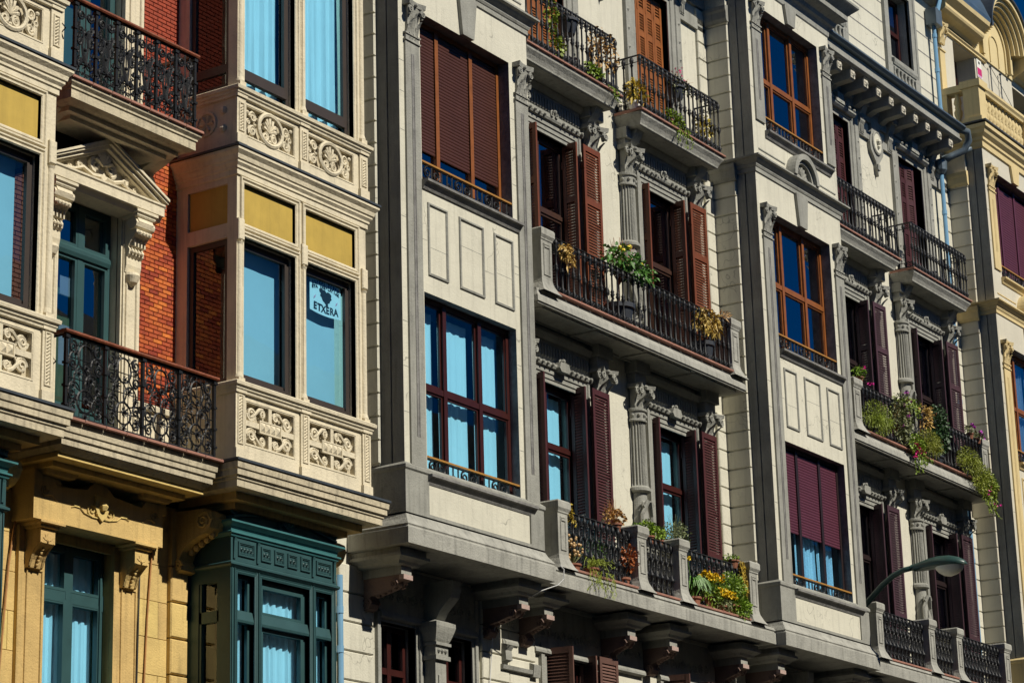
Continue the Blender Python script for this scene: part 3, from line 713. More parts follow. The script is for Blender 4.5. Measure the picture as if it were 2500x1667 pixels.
for k in (0, 1):
    o = k * P
    for lv in (1, 2):
        for w, c in enumerate(WC):
            if lv == 1: french_window(o + c, 1, MAHOG if k == 0 else DARKW, GLASS if k == 0 else GLASSD, CURT if k == 0 else None, 9.78)
            else: french_window(o + c, 2, FRAMEB if k == 0 else DARKW, GLASSD, None, 13.1)
            architrave(o + c, lv, lv == 1)
        for x in (3.55, 5.56, 6.57, 8.58):
            if lv == 1: column(o + x, 8.2, 9.52, 10.50, 11.03, 11.36, x in (5.56, 8.58))
            else: column(o + x, 11.75, 13.10, 14.0, 14.60, 14.86, x in (5.56, 8.58))
    for c in WC:
        shutters(o + c, 2, SHUTR if k == 0 else SHUTP, 14.20, k == 0); shutters(o + c, 1, SHUTM if k == 0 else SHUTP, 10.68, k == 0)
        # lower floor
        french_window(o + c, 0, MAHOG if k == 0 else DARKW, GLASSD, None, 6.3)
        b = MB(); b.frame(o + c - .5, o + c + .5, 4.3, 6.93, [(0, -.05), (0, .03), (.07, .03), (.075, .05), (.15, .05), (.155, .0)], False); put('architrave', b, GREY, B)
        shutter(B, o + c + .55, .17, 4.5, 7.03, .44, 2, SHUTB, False, (.35, .7)); shutter(B, o + c + .47, -.07, 4.5, 7.03, .25, 88, SHUTB, False, (.35, .7)); shutter(B, o + c - .45, -.06, 4.5, 7.03, .42, 80, SHUTB, False, (.35, .7))
    # top floor: tall closed louvred doors, studded frames
    for c in WC:
        x = o + c; z0, z1 = LV[3]
        f = MB(); f.frame(x - .5, x + .5, z0, z1, [(0, -.2), (0, .02), (.06, .02), (.07, .04), (.18, .04), (.19, .06), (.33, .06), (.335, 0)], False)
        f.moldx(x - .62, x + .62, [(0, z1 + .10), (.09, z1 + .10), (.13, z1 + .14), (.13, z1 + .17), (0, z1 + .2)])
        fo = put('door_surround', f, GREY, B); st = MB()
        z = z0 + .3
        while z < z1:
            for sx in (-.77, .77): st.add([(x + sx - .03, .06, z), (x + sx + .03, .06, z), (x + sx, .06, z - .045), (x + sx, .06, z + .045), (x + sx, .085, z)], [(0, 2, 4), (2, 1, 4), (1, 3, 4), (3, 0, 4)])
            z += .3
        for sx in (-1, 1): st.spiral(x + sx * .3, z1 + .24, .12, .06, 1.3, sx, 0, .02, 10)
        st.plate([(x - .16, z1 + .17), (x + .16, z1 + .17), (x + .1, z1 + .36), (x - .1, z1 + .36)], .05, .15)
        for i in range(7): st.ball(x - .54 + i * .18, .13, z1 + .20, .03, 6)
        put('stud', st, GREY, fo)
        sm = SHUTO if k == 0 else SHUTM
        for i in range(4): shutter(B, x - .49 + i * .245, -.10, z0 + .03, z1 - .02, .24, (0, 0, 0, 0)[i] if k == 0 or c < 5 else (0, 0, 14, -16)[i], sm, False, (.22, .44, .7, .86))
    # friezes and medallion between the top floor doors
    m = MB(); cx = o + 6.08
    m.moldx(o + 5.36, o + 6.79, [(0, 17.36), (.05, 17.36), (.05, 17.50), (0, 17.50)]); m.moldx(o + 2.95, o + 3.75, [(0, 17.36), (.05, 17.36), (.05, 17.5), (0, 17.5)]); m.moldx(o + 8.4, o + 9.2, [(0, 17.30), (.05, 17.30), (.05, 17.5), (0, 17.5)])
    m.plate([(cx - .06, 16.92), (cx, 16.74), (cx + .06, 16.92), (cx + .06, 17.0), (cx + .24, 17.18), (cx + .27, 17.33), (cx + .22, 17.50), (cx + .15, 17.60), (cx + .17, 17.78), (cx - .17, 17.78), (cx - .15, 17.60), (cx - .22, 17.50), (cx - .27, 17.33), (cx - .24, 17.18), (cx - .06, 17.0)], 0, .066)
    m.plate([(cx - .05, 16.86), (cx + .05, 16.86), (cx + .05, 16.96), (cx - .05, 16.96)], .06, .09)
    mo = put('frieze_panel', m, GREY, B)
    e = MB(); e.tube([(cx + .17 * cos(2 * pi * i / 18), .075, 17.36 + .20 * sin(2 * pi * i / 18)) for i in range(19)], .026, 6); put('medallion_rim', e, GREY, mo)
    e = MB(); e.plate([(cx + .15 * cos(2 * pi * i / 14), 17.36 + .18 * sin(2 * pi * i / 14)) for i in range(14)], .06, .092); e.ball(cx, .10, 17.38, .06, 8); e.ball(cx, .10, 17.29, .04, 8); put('medallion', e, WHITE, mo)
    for x in (5.50, 6.66, 8.45, 3.70):
        e = MB(); e.moldx(o + x - .09, o + x + .09, [(0, 17.38), (.06, 17.38), (.07, 17.55), (.10, 17.6), (.10, 17.66), (.08, 17.7), (.14, 17.8), (.2, 17.95), (.2, 18.02), (0, 18.05)])
        for q in (-.05, 0, .05): e.box(o + x + q - .012, o + x + q + .012, .06, .082, 17.40, 17.54)
        e.spiral(o + x, 17.68, .1, .06, 1.2, 1, 0, .02, 10); e.spiral(o + x - .05, 17.9, .19, .06, 1.4, 1, 0, .022, 10); e.spiral(o + x + .05, 17.9, .19, .06, 1.4, -1, pi, .022, 10); put('console', e, GREY, B)
    # top balconies, one to each door
    for c in WC:
        a, b = o + c - 1.22, o + c + 1.23; d = .47
        s_ = MB(); z = 15.03
        prof = [(0, 14.90), (d - .10, 14.84), (d - .075, 14.86), (d - .07, 14.875), (d - .04, 14.93), (d, 14.985), (d, 15.03), (0, 15.03)]
        # mitred at the two ends
        pr = [(-.10, 14.84), (-.075, 14.855), (-.07, 14.88), (-.045, 14.93), (-.005, 14.985), (0, z)]
        s_.wrap(a, b, 0, d, pr); bo = put('balcony', s_, SLABG, B)
        tile_edge(bo, a - .02, b + .02, d - .12, d + .03, z + .002, (a, b))
        balcony_rail(bo, [(a + .06, .03), (a + .06, d - .03), (b - .06, d - .03), (b - .06, .03)], z + .05, 15.91, .132, 0)
        bk = MB()
        for sx in (-.95, .95): bk.moldx(o + c + sx - .09, o + c + sx + .09, [(0, 14.45), (.05, 14.45), (.10, 14.6), (.24, 14.76), (.30, 14.86), (0, 14.88)])
        put('bracket', bk, GREY, bo)
    # long balcony of the second floor
    a, b, d, zt = o + 3.25, o + 8.92, .58, 11.585
    s_ = MB(); s_.wrap(a, b, 0, d, [(-.035, 11.36), (-.02, 11.36), (-.02, 11.378), (.0, 11.385), (-.012, 11.47), (-.05, 11.54), (-.06, zt)]); bo = put('balcony', s_, SLABG, B)
    pn = MB()
    for i in range(4):
        xa = a + .2 + i * 1.34; pn.frame(xa, xa + 1.2, 0, 0, [(0, 0)]) if 0 else None
        pn.box(xa, xa + 1.25, .08, .11, 11.335, 11.362); pn.box(xa, xa + 1.25, .48, .51, 11.335, 11.362); pn.box(xa, xa + .03, .11, .48, 11.335, 11.362)
    put('soffit_rib', pn, SLABG, bo)
    tile_edge(bo, a + .47, b - .31, d - .14, d + .0, zt + .002)
    pedestal(bo, a + .18, a + .44, d - .36, d - .045, zt - .04, 12.44); pedestal(bo, b - .32, b - .08, d - .36, d - .045, zt - .04, 12.44)
    balcony_rail(bo, [(a + .47, d - .09), (b - .34, d - .09)], zt + .045, 12.40, .144, 0)
    # long balcony of the first floor
    a, b, d, zt = o + 3.02, o + 9.13, .72, 7.87
    s_ = MB(); s_.wrap(a, b, 0, d, [(-.03, 7.63), (0, 7.635), (0, 7.79), (-.015, 7.80), (-.015, 7.815), (0, 7.83), (-.02, zt), (-.04, zt + .01)]); bo = put('balcony', s_, SLABG, B)
    tile_edge(bo, o + 3.70, o + 8.5, d - .16, d - .01, zt + .012)
    for xa, xb in ((3.40, 3.63), (5.37, 5.60), (6.48, 6.70), (8.50, 8.74)): pedestal(bo, o + xa, o + xb, d - .36, d - .045, zt + .0, 8.76)
    for xa, xb in ((3.66, 5.34), (5.63, 6.45), (6.73, 8.47)): balcony_rail(bo, [(o + xa, d - .16), (o + xb, d - .16)], zt + .055, 8.68, .14, 1)
    # brackets carrying the bays and balconies
    for x, dd in ((.21, .62), (2.67, .62), (3.49, .46), (5.52, .46), (6.63, .46), (8.65, .46)):
        hw = .085
        q = MB(); q.moldx(o + x - hw, o + x + hw, [(0, 6.98), (.05, 6.96), (.12, 6.98), (.15, 7.03), (.12, 7.08), (.16, 7.12), (dd * .5, 7.15), (dd * .75, 7.19), (dd * .9, 7.25), (dd, 7.26), (dd, 7.32), (0, 7.32)])
        for zz, rr, dq in ((7.04, .07, .09), (7.22, .06, dd * .78)):
            for sx in (-1, 1):
                q.tube([(o + x + sx * (hw + .004), dq + rr * (1 - .8 * i / 12) * cos(.9 * i), zz + rr * (1 - .8 * i / 12) * sin(.9 * i)) for i in range(13)], .012, 4)
        br = put('bracket', q, PINKST, B); tp = MB(); tp.box(o + x - hw - .004, o + x + hw + .004, dd - .06, dd + .006, 7.262, 7.318); put('bracket_tip', tp, PINKTIP, br)  # lighter box paints the sunlit tip over the shade-toned body
        lf = MB()
        for i in range(5): lf.ball(o + x, .2 + (dd - .3) * i / 4, 7.13 + .022 * i, .035, 6)
        put('carved_leaf', lf, PINKST, br)
        q = MB(); q.box(o + x - .10, o + x + .10, 0, dd - .02, 7.32, 7.42); q.wrap(o + x - .17, o + x + .17, 0, dd - .01, [(0, 7.42), (.03, 7.43), (.05, 7.46), (.10, 7.49), (.12, 7.50), (.12, 7.535), (.09, 7.54), (.09, 7.60), (0, 7.60)]); put('bracket_cap', q, GREY, B)
    fz = MB()                                                        # carved frieze in the shade under the balconies
    for xa, xb in ((.45, 2.45), (3.0, 3.35), (3.75, 5.4), (5.65, 6.5), (6.9, 8.5)):
        fz.box(o + xa, o + xb, -.02, .03, 6.93 if xa != .45 else 6.95, 7.56); n = int((xb - xa) / .16)
        for i in range(n): fz.spiral(o + xa + .08 + .16 * i, 7.22, .035, .07, 1.5, 1 if i % 2 else -1, i, .014, 12)
        fz.moldx(o + xa, o + xb, [(.03, 6.93), (.07, 6.95), (.07, 6.98), (.05, 7.02), (.03, 7.03)])
    put('carved_frieze', fz, GREY, wo)
    # paired windows below the bay, with a pier between
    for xa, xb in ((.5, 1.2), (1.68, 2.38)):
        b = MB(); bars(b, o + xa + .002, o + xb - .002, 4.3, 6.898, -.2, -.14, .06, [o + (xa + xb) / 2], [6.36, 5.3], .075); fo = put('casement_window', b, MAHOG, B)
        p = MB(); p.quad((o + xa, -.17, 4.3), (o + xb, -.17, 4.3), (o + xb, -.17, 6.9), (o + xa, -.17, 6.9)); put('pane', p, GLASSD, fo)
        b = MB(); b.frame(o + xa, o + xb, 4.3, 6.9, [(0, -.1), (0, .02), (.04, .02), (.045, .045), (.1, .045), (.105, 0)], False); put('architrave', b, GREY, fo)
    p = MB(); cx = o + 1.44
    p.box(cx - .11, cx + .11, 0, .20, 4.3, 6.53); p.box(cx - .15, cx + .15, 0, .24, 6.53, 6.58); p.box(cx - .13, cx + .13, 0, .22, 6.58, 6.70); p.box(cx - .155, cx + .155, 0, .25, 6.70, 6.735)
    for i in range(3): p.ball(cx - .07 + .07 * i, .225, 6.64, .026, 6)
    p.box(cx - .06, cx + .06, .2, .215, 4.6, 6.35)
    p.wrap(cx - .13, cx + .13, 0, .22, [(0, 6.735), (.02, 6.77), (.05, 6.85), (.07, 6.92), (.07, 6.97), (0, 7.0)]); po = put('pier', p, GREY, B)
    e = MB()
    for i in range(4): e.leaf((cx - .1 + i * .066, .24, 6.76), (0, .3, 1), .15, .03, (0, 1, 0), 0)
    e.moldx(cx - .09, cx + .09, [(0, 7.0), (.2, 7.0), (.26, 7.1), (.42, 7.25), (.46, 7.36), (.46, 7.45), (0, 7.45)]); put('capital_leaves', e, GREY, po)
    for x in (3.25,):                                                # small frame heads on the rusticated strip
        e = MB(); e.moldx(o + 2.95, o + 3.75, [(.05, 6.62), (.09, 6.63), (.10, 6.68), (.05, 6.69)]); e.moldx(o + 2.98, o + 3.12, [(.05, 6.72), (.12, 6.74), (.11, 6.86), (.15, 6.92), (.05, 6.95)]); e.moldx(o + 3.62, o + 3.78, [(.05, 6.6), (.1, 6.6), (.12, 6.75), (.05, 6.78)]); put('label_stop', e, GREY, wo)
    # main cornice with modillions, gutter
    cxa, cxb = o + 2.95, (P - .0 if k == 0 else 17.98)
    c = MB(); c.moldx(cxa, cxb, [(0, 17.98), (.06, 18.0), (.08, 18.04), (.55, 18.07), (.60, 18.10), (.60, 18.13), (.56, 18.14), (.56, 18.30), (0, 18.36)]); co = put('cornice', c, GREY, B)
    g_ = MB(); g_.moldx(cxa, cxb + .05, [(.50, 18.31), (.64, 18.31), (.68, 18.35), (.68, 18.38), (0, 18.46), (0, 18.40)]); put('gutter', g_, ZINC, co)
    fz = MB(); fz.moldx(cxa, cxb, [(0, 17.70), (.05, 17.70), (.06, 17.74), (.06, 17.9), (.09, 17.93), (.09, 17.98), (0, 17.98)]); put('frieze', fz, GREY, co)
    for i in range(11):
        x = o + 3.28 + i * .508
        if x > cxb - .05: break
        q = MB(); q.moldx(x - .085, x + .085, [(.0, 17.78), (.10, 17.80), (.20, 17.85), (.34, 17.86), (.48, 17.87), (.51, 17.90), (.51, 18.05), (0, 18.05)]); q.box(x - .11, x + .11, 0, .545, 18.05, 18.064)
        mo = put('modillion', q, GREY, co); e = MB(); e.ball(x, .52, 17.965, .045, 7)
        for j in range(5): t = 2 * pi * j / 5; e.ball(x + .045 * cos(t), .518, 17.965 + .045 * sin(t), .024, 5)
        e.box(x - .075, x + .075, .51, .522, 17.895, 18.035); put('rosette', e, CREAMC, mo)
    # attic windows
    for c in WC:
        x = o + c; b = MB(); bars(b, x - .478, x + .478, 19.4, 20.79, -.26, -.2, .07, [x], [20.1], .08); fo = put('attic_window', b, MAHOG, B)
        p = MB(); p.quad((x - .45, -.23, 19.4), (x + .45, -.23, 19.4), (x + .45, -.23, 20.8), (x - .45, -.23, 20.8)); put('pane', p, GLASSD, fo)
        put('curtain', curtain(x - .42, x - .1, 19.45, 20.7, -.42, .02, .12, int(x)), CURT, fo)
        f = MB(); f.frame(x - .48, x + .48, 19.4, 20.8, [(0, -.05), (0, .04), (.14, .04), (.15, .06), (.22, .06), (.225, .0)]); f.box(x - .70, x - .48, 0, .058, 18.4, 19.2); f.box(x + .48, x + .70, 0, .058, 18.4, 19.2)
        f.moldx(x - .5, x + .5, [(0, 19.22), (.08, 19.22), (.1, 19.27), (.1, 19.33), (0, 19.36)]); f.box(x - .48, x + .48, 0, .03, 18.4, 18.75); put('surround', f, GREY, fo)
        bl = MB(); bl.lathe(0, 0, [(.03, 0), (.045, .03), (.03, .06), (.055, .16), (.05, .22), (.025, .33), (.03, .38), (.045, .42), (.03, .46)], 8); bme = mesh('baluster', bl, True); bme.materials.append(GREY)
        for i in range(6): put('baluster', bme, None, fo, loc=(x - .39 + i * .156, .03, 18.76))
# eaves above the attic, floors and dark core behind the windows
e = MB(); e.moldx(XL, XR, [(0, 21.1), (.1, 21.15), (.3, 21.25), (.35, 21.4), (0, 21.45)]); put('eaves', e, GREY, B)
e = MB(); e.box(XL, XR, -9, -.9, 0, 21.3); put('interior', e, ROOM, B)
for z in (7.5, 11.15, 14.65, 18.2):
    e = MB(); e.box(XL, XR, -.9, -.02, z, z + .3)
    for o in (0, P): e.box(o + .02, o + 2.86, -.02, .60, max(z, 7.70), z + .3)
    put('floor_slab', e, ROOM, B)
e = MB(); e.box(XL, XR, -9, .0, 21.32, 21.5); put('roof', e, SLATE, B)
# rain pipes
pipe('drainpipe', [(-.36, .10, 0), (-.37, .08, 7.30)], .036, PIPEB, B, (5.9, 6.45, 6.9))
pipe('drainpipe', [(17.99, .14, 0), (17.99, .14, 17.62)], .04, PIPEB, B, (6.5, 8.5, 10.3, 13.2, 15.4, 16.8))
h = MB(); h.lathe(17.99, .14, [(.06, 17.55), (.11, 17.62), (.12, 17.78), (.1, 17.82)], 10); put('hopper', h, ZINC, B)
pipe('drainpipe', [(18.0, .52, 18.36), (18.22, .62, 18.34), (18.30, .60, 18.20), (18.28, .5, 18.02), (18.12, .3, 17.9), (18.0, .16, 17.8)], .07, ZINC, B)
pipe('drainpipe', [(18.0, .16, 17.85), (18.12, .25, 17.92), (18.35, .45, 18.02), (18.44, .58, 18.1)], .045, ZINC, B)
pipe('drainpipe', [(18.24, .12, 18.4), (18.24, .12, 20.62)], .04, PIPEB, B, (18.9, 19.7, 20.4))
h = MB(); h.box(18.10, 18.38, .02, .24, 20.6, 20.92); put('hopper', h, ZINC, B)
pipe('drainpipe', [(18.27, .2, 20.9), (18.40, .3, 21.5)], .05, PIPEB, B)

# ================================================================== brick building with cream stone bays
A = thing('brick_building', 'red brick building with cream stone bay windows above a yellow sandstone floor', 'building', (-4.5, 0, 0))
AL, AR = -12.0, -.44
Q = -5.10                                     # shift from the right bay to the left one
CX = -4.56

def bay_a(o, lower):
    x0, x1, F = o - 3.16, o - .85, .85
    cols = ((o - 3.045, o - 2.155), (o - 1.97, o - 1.06)); m = MB(); rv = MB()
    holes = []
    for a, b in cols: holes += [(a, b, 8.86, 10.47, .12), (a, b, 10.63, 11.08, .04), (a, b, 12.20, 14.3, .12), (a + .055, b - .03, 8.21, 8.655, .07), (a + .04, b - .02, 11.66, 11.995, .06)]
    sheet(m, x0, x1, 7.95, 15.2, F, holes, .1)
    for xs, sg in ((x0, -1), (x1, 1)): sheet(m, 0, F, 7.95, 15.2, 0, [(.16, .72, 8.86, 10.47, .08), (.16, .72, 10.63, 11.08, .04), (.16, .72, 12.2, 14.3, .08)], .08, None, (xs, sg))
    bo = put('bay_window', m, CREAM, A)
    # recessed backs of the carved panels
    bk = MB(); yp = MB()
    for a, b in cols:
        bk.quad((a + .05, F - .066, 8.2), (b - .025, F - .066, 8.2), (b - .025, F - .066, 8.66), (a + .05, F - .066, 8.66)); bk.quad((a + .03, F - .056, 11.65), (b - .015, F - .056, 11.65), (b - .015, F - .056, 12.0), (a + .03, F - .056, 12.0))
        y = MB(); y.box(a + .002, b - .002, F - .06, F - .035, 10.632, 11.078); put('painted_panel', y, OCHREP, bo)
    put('panel_back', bk, CREAMD, bo)
    for xs, sg in ((x0, 1), (x1, -1)):
        y = MB(); lo, hi = sorted((xs + sg * .03, xs + sg * .05)); y.box(lo, hi, .165, .715, 10.632, 11.078); put('painted_panel', y, OCHREP, bo)
    # moulded stone surrounds
    t = MB(); pr = [(.0, F - .06), (.0, F + .004), (.012, F + .016), (.03, F + .016), (.038, F + .006), (.05, F + .026), (.066, F + .026), (.07, F)]
    for a, b in cols:
        for z0, z1 in ((8.86, 10.47), (10.63, 11.08), (12.2, 14.3)): t.frame(a, b, z0, z1, pr)
    put('stone_surround', t, CREAM, bo)
    # corner colonnettes and centre mullion
    c = MB()
    for x in (x0 + .05, (x0 + x1) / 2 - .005, x1 - .05):
        for z0, z1 in ((8.95, 10.40), (12.3, 14.3)):
            c.lathe(x, F - .01, [(.05, z0 - .08), (.055, z0 - .05), (.04, z0), (.038, z1 - .03), (.05, z1)], 10, 0, pi); c.box(x - .052, x + .052, F - .02, F + .04, z0 - .12, z0 - .06)
        c.cbox(x - .05, x + .05, F, F + .035, 10.42, 10.66, .01)
    put('colonnette', c, CREAM, bo)
    # string courses
    for prof, mm, nm in (([(0, 8.72), (.03, 8.73), (.035, 8.755), (.05, 8.765), (.055, 8.79), (.075, 8.80), (.08, 8.835), (.06, 8.85), (0, 8.855)], CREAM, 'sill'),
                         ([(0, 12.05), (.03, 12.06), (.035, 12.085), (.05, 12.095), (.055, 12.12), (.075, 12.13), (.08, 12.165), (.06, 12.18), (0, 12.19)], CREAM, 'sill'),
                         ([(0, 11.15), (.02, 11.16), (.02, 11.215), (.035, 11.225), (.035, 11.25), (.06, 11.28), (.06, 11.305), (.075, 11.315), (.085, 11.36), (.12, 11.40), (.12, 11.43), (0, 11.435)], CREAM, 'cornice'),
                         ([(0, 11.436), (.135, 11.437), (.135, 11.46), (.05, 11.50), (0, 11.505)], SLATE, 'flashing'),
                         ([(.08, 7.68), (.11, 7.685), (.11, 7.755), (.125, 7.765), (.125, 7.79), (.15, 7.80), (.15, 7.86), (.165, 7.87), (.17, 7.935), (0, 7.94)], CREAMD, 'base_cornice'),
                         ([(0, 7.941), (.185, 7.942), (.185, 7.968), (.03, 8.0), (0, 8.005)], SLATE, 'flashing')):
        b = MB(); b.wrap(x0, x1, 0, F, prof); put(nm, b, mm, bo)
    # pedestal strips with a carved cord
    for sx in (x0 + .045, (x0 + x1) / 2 - .005, x1 - .045):
        for z0, z1, zs in ((8.02, 8.72, (8.19, 8.69)), (11.52, 12.05, (11.68, 11.98))):
            b = MB(); b.box(sx - .075, sx + .075, F, F + .022, z0, z1); b.box(sx - .085, sx + .085, F, F + .04, z0, z0 + .1); b.box(sx - .085, sx + .085, F, F + .04, z1 + .005, z1 + .12)
            b.frame(sx - .028, sx + .028, zs[0], zs[1], [(.02, F + .022), (.016, F + .034), (.004, F + .034), (0, F + .024)])
            z = zs[0] + .03
            while z < zs[1] - .02: b.tube([(sx - .022, F + .026, z - .018), (sx, F + .032, z), (sx + .022, F + .026, z + .018)], .0095, 4); z += .034
            put('carved_strip', b, CREAM, bo)
    # carved aprons
    for a, b in cols:
        a1, b1 = a + .055, b - .03; cx = (a1 + b1) / 2; cz = 8.432; d = F - .03; r = MB()
        for sx in (-1, 1):
            for sz in (-1, 1):
                X = lambda q: cx + sx * q
                r.spiral(X(.30), cz + sz * .115, d, .078, 1.9, -sx * sz, (0 if sx > 0 else pi), .021, 22, .012)
                r.spiral(X(.11), cz + sz * .15, d, .048, 1.6, sx * sz, pi / 2 * sz, .017, 16, .01)
                r.tube([(X(.11), d, cz + sz * .20), (X(.17), d + .008, cz + sz * .185), (X(.24), d + .01, cz + sz * .12), (X(.30), d, cz + sz * .055)], .024, 6, .016)
                r.spiral(X(.235), cz + sz * .055, d, .03, 1.3, sx * sz, -pi / 2 * sz, .013, 10)
        r.box(cx - .027, cx + .027, F - .06, F - .002, 8.21, 8.655); r.box(a1, b1, F - .06, F - .003, cz - .03, cz + .03)
        for i in range(4):
            xx = cx - .17 + .085 * i; r.add([(xx, F - .002, cz - .055), (xx + .085, F - .002, cz - .055), (xx + .085, F - .002, cz + .055), (xx, F - .002, cz + .055), (xx + .0425, F + .03, cz)], [(0, 1, 4), (1, 2, 4), (2, 3, 4), (3, 0, 4)])
        r.frame(cx - .17, cx + .17, cz - .055, cz + .055, [(.014, F - .03), (.014, F + .006), (0, F + .006), (0, F - .002)])
        r.frame(a1, b1, 8.21, 8.655, [(.0, F - .02), (.012, F + .006), (.022, F + .006), (.026, F)])
        put('carved_apron', r, CREAM, bo)
        r = MB(); cz = 11.83; a1, b1 = a + .04, b - .02; cx = (a1 + b1) / 2; d = F - .025
        n = 24; pts = [(cx + .205 * cos(2 * pi * i / n), F + .0, cz + .178 * sin(2 * pi * i / n)) for i in range(n + 1)]; r.tube(pts, .026, 6)
        for i in range(7):
            t = pi * (i + .5) / 7; L = .13 + .03 * sin(t); r.tube([(cx, d, cz - .02), (cx + L * .55 * cos(t), d + .02, cz - .02 + L * .6 * sin(t)), (cx + L * cos(t) * .8, d + .012, cz - .02 + L * sin(t))], .012, 5, .024)
        for sx in (-1, 1):
            r.spiral(cx + sx * .075, cz - .085, d + .01, .058, 1.6, sx, pi / 2, .019, 16); r.spiral(cx + sx * .285, cz + .075, d, .062, 1.7, sx, pi, .019, 16); r.spiral(cx + sx * .29, cz - .085, d, .062, 1.7, -sx, 0, .019, 16); r.spiral(cx + sx * .36, cz + .0, d, .035, 1.4, sx, pi, .014, 12); r.ball(cx + sx * .38, d, cz + .11, .026, 7); r.ball(cx + sx * .245, d, cz - .005, .02, 7)
            r.leaf((cx + sx * .33, d + .01, cz - .02), (sx * .3, 0, -1), .12, .03, (0, 1, 0), 0)
        r.frame(a1, b1, 11.66, 11.995, [(.0, F - .02), (.01, F + .006), (.02, F + .006), (.024, F)])
        r.ball(cx, d + .01, cz - .135, .028, 7); put('carved_apron', r, CREAM, bo)
    # glazing
    for i, (a, b) in enumerate(cols):
        f = MB(); bars(f, a + .002, b - .002, 8.862, 10.468, F - .13, F - .09, .055); bars(f, a + .05, b - .05, 8.915, 10.42, F - .12, F - .08, .032); f.box(a, b, F - .15, F - .10, 8.862, 8.99)
        bars(f, a + .002, b - .002, 12.202, 14.298, F - .13, F - .09, .05, (), ()); f.box(a + .05, b - .05, F - .125, F - .07, 12.34, 12.43); bars(f, a + .05, b - .05, 12.43, 14.25, F - .12, F - .08, .04)
        put('window_frame', f, BRONZE, bo)
        for z0, z1 in ((8.9, 10.43), (12.24, 14.26)):
            p = MB(); p.quad((a + .03, F - .11, z0), (b - .03, F - .11, z0), (b - .03, F - .11, z1), (a + .03, F - .11, z1)); put('pane', p, GLASS, bo)
        if o == 0 or i == 1:
            s_ = curtain(a + .0, b - (.10 if i else .0), 8.8, 10.55, F - .225, .0025, .5, 5); put('roller_shade', s_, SHADE, bo)
            put('curtain', curtain(a + .02, b - .03, 12.2, 14.4, F - .215, .026, .19, 3 + i), CURT, bo)
    for xs, sg in ((x0, 1), (x1, -1)):
        f = MB()
        for z0, z1 in ((8.862, 10.468), (12.202, 14.298)):
            for d0, d1, q0, q1 in ((.162, .22, z0, z1), (.66, .718, z0, z1), (.22, .66, z0, z0 + (.06 if z0 < 10 else .06)), (.22, .66, z1 - .06, z1)) + (((.22, .66, 12.40, 12.5),) if z0 > 11 else ()):
                lo, hi = sorted((xs + sg * .035, xs + sg * .08)); f.box(lo, hi, d0, d1, q0, q1)
            p = MB(); X = xs + sg * .06; p.quad((X, .2, z0 + .03), (X, .68, z0 + .03), (X, .68, z1 - .03), (X, .2, z1 - .03)); put('pane', p, GLASS, bo)
        put('window_frame', f, BRONZE, bo)
    rf = MB()                                                    # relief on the flank
    for zc in (11.83,):
        n = 16; rf.tube([(x0 - .004, .42 + .13 * cos(2 * pi * i / n), zc + .13 * sin(2 * pi * i / n)) for i in range(n + 1)], .02, 5)
        for i in range(6): t = 2 * pi * i / 6; rf.tube([(x0 - .004, .42, zc), (x0 - .012, .42 + .1 * cos(t), zc + .1 * sin(t))], .014, 4, .02)
        for dd, zz in ((.66, .11), (.66, -.1), (.2, .1), (.2, -.1)): rf.ball(x0, dd, zc + zz, .05, 7)
    put('carved_relief', rf, CREAM, bo)
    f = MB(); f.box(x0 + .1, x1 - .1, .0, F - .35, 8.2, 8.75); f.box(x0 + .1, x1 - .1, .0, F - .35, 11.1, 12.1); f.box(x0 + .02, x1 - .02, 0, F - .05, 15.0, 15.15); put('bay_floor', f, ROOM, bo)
    # soffit and scroll consoles under the bay
    s_ = MB(); s_.box(x0 + .06, x1 - .06, .02, F - .04, 7.60, 7.68); s_.box(x0 + .18, x1 - .18, .04, F - .16, 7.54, 7.60); so_ = put('soffit', s_, SAND, bo)
    for sx in (x0 + .12, x1 - .12):
        k = MB(); hw = .12
        k.moldx(sx - hw, sx + hw, [(0, 6.92), (.05, 6.90), (.12, 6.93), (.13, 6.99), (.09, 7.04), (.13, 7.12), (.22, 7.20), (.34, 7.25), (.44, 7.28), (.50, 7.33), (.54, 7.42), (.52, 7.50), (.44, 7.54), (0, 7.56)])
        for sgn in (-1, 1):
            for dq, zz, rr in ((.42, 7.41, .10), (.08, 6.98, .06)):
                k.tube([(sx + sgn * (hw + .005), dq + rr * (1 - .85 * i / 15) * cos(.8 * i), zz + rr * (1 - .85 * i / 15) * sin(.8 * i)) for i in range(16)], .016, 5)
        for i in range(5): k.ball(sx, .16 + .07 * i, 7.13 + .035 * i, .04, 6)
        put('console', k, SAND, bo)
    return bo
bay_a(0, True); bay_a(Q, True)

# ---- upper wall: brick infill between the bays
w = MB(); rv = MB()
wh = [(CX - .47, CX + .47, 8.0, 10.62), (CX - .47, CX + .47, 11.56, 14.2)]
for o in (0, Q):
    for z0, z1 in ((8.7, 10.6), (12.1, 14.4)): wh.append((o - 3.05, o - .96, z0, z1))
sheet(w, AL, AR, 7.6, 15.5, -.012, wh, .26, rv)
bw = put('brick_wall', w, MORTAR, A); put('window_reveal', rv, CREAM, bw)
bh, bl = .0487, .143
bm_ = MB(); bm_.cbox(.004, bl - .004, -.02, .006, .004, bh - .004, .003); bme = mesh('brick', bm_); bme.materials.append(BRICK)
rest = MB(); nb = 0; cand = []
row = 0; z = 7.98
while z < 14.6:
    off = (row % 2) * bl / 2
    for xa, xb in ((-3.80, -3.16), (-5.96, -5.33)):
        x = xa - off
        while x < xb:
            a, b = max(x, xa), min(x + bl, xb)
            if b - a > .03: cand.append((a, b, z, xa > -4))
            x += bl
    z += bh; row += 1
vis = [c for c in cand if c[3] and 8.75 < c[2] < 11.55]
vis.sort(key=lambda c: abs(c[2] - 9.95)); chosen = set(vis[:298])
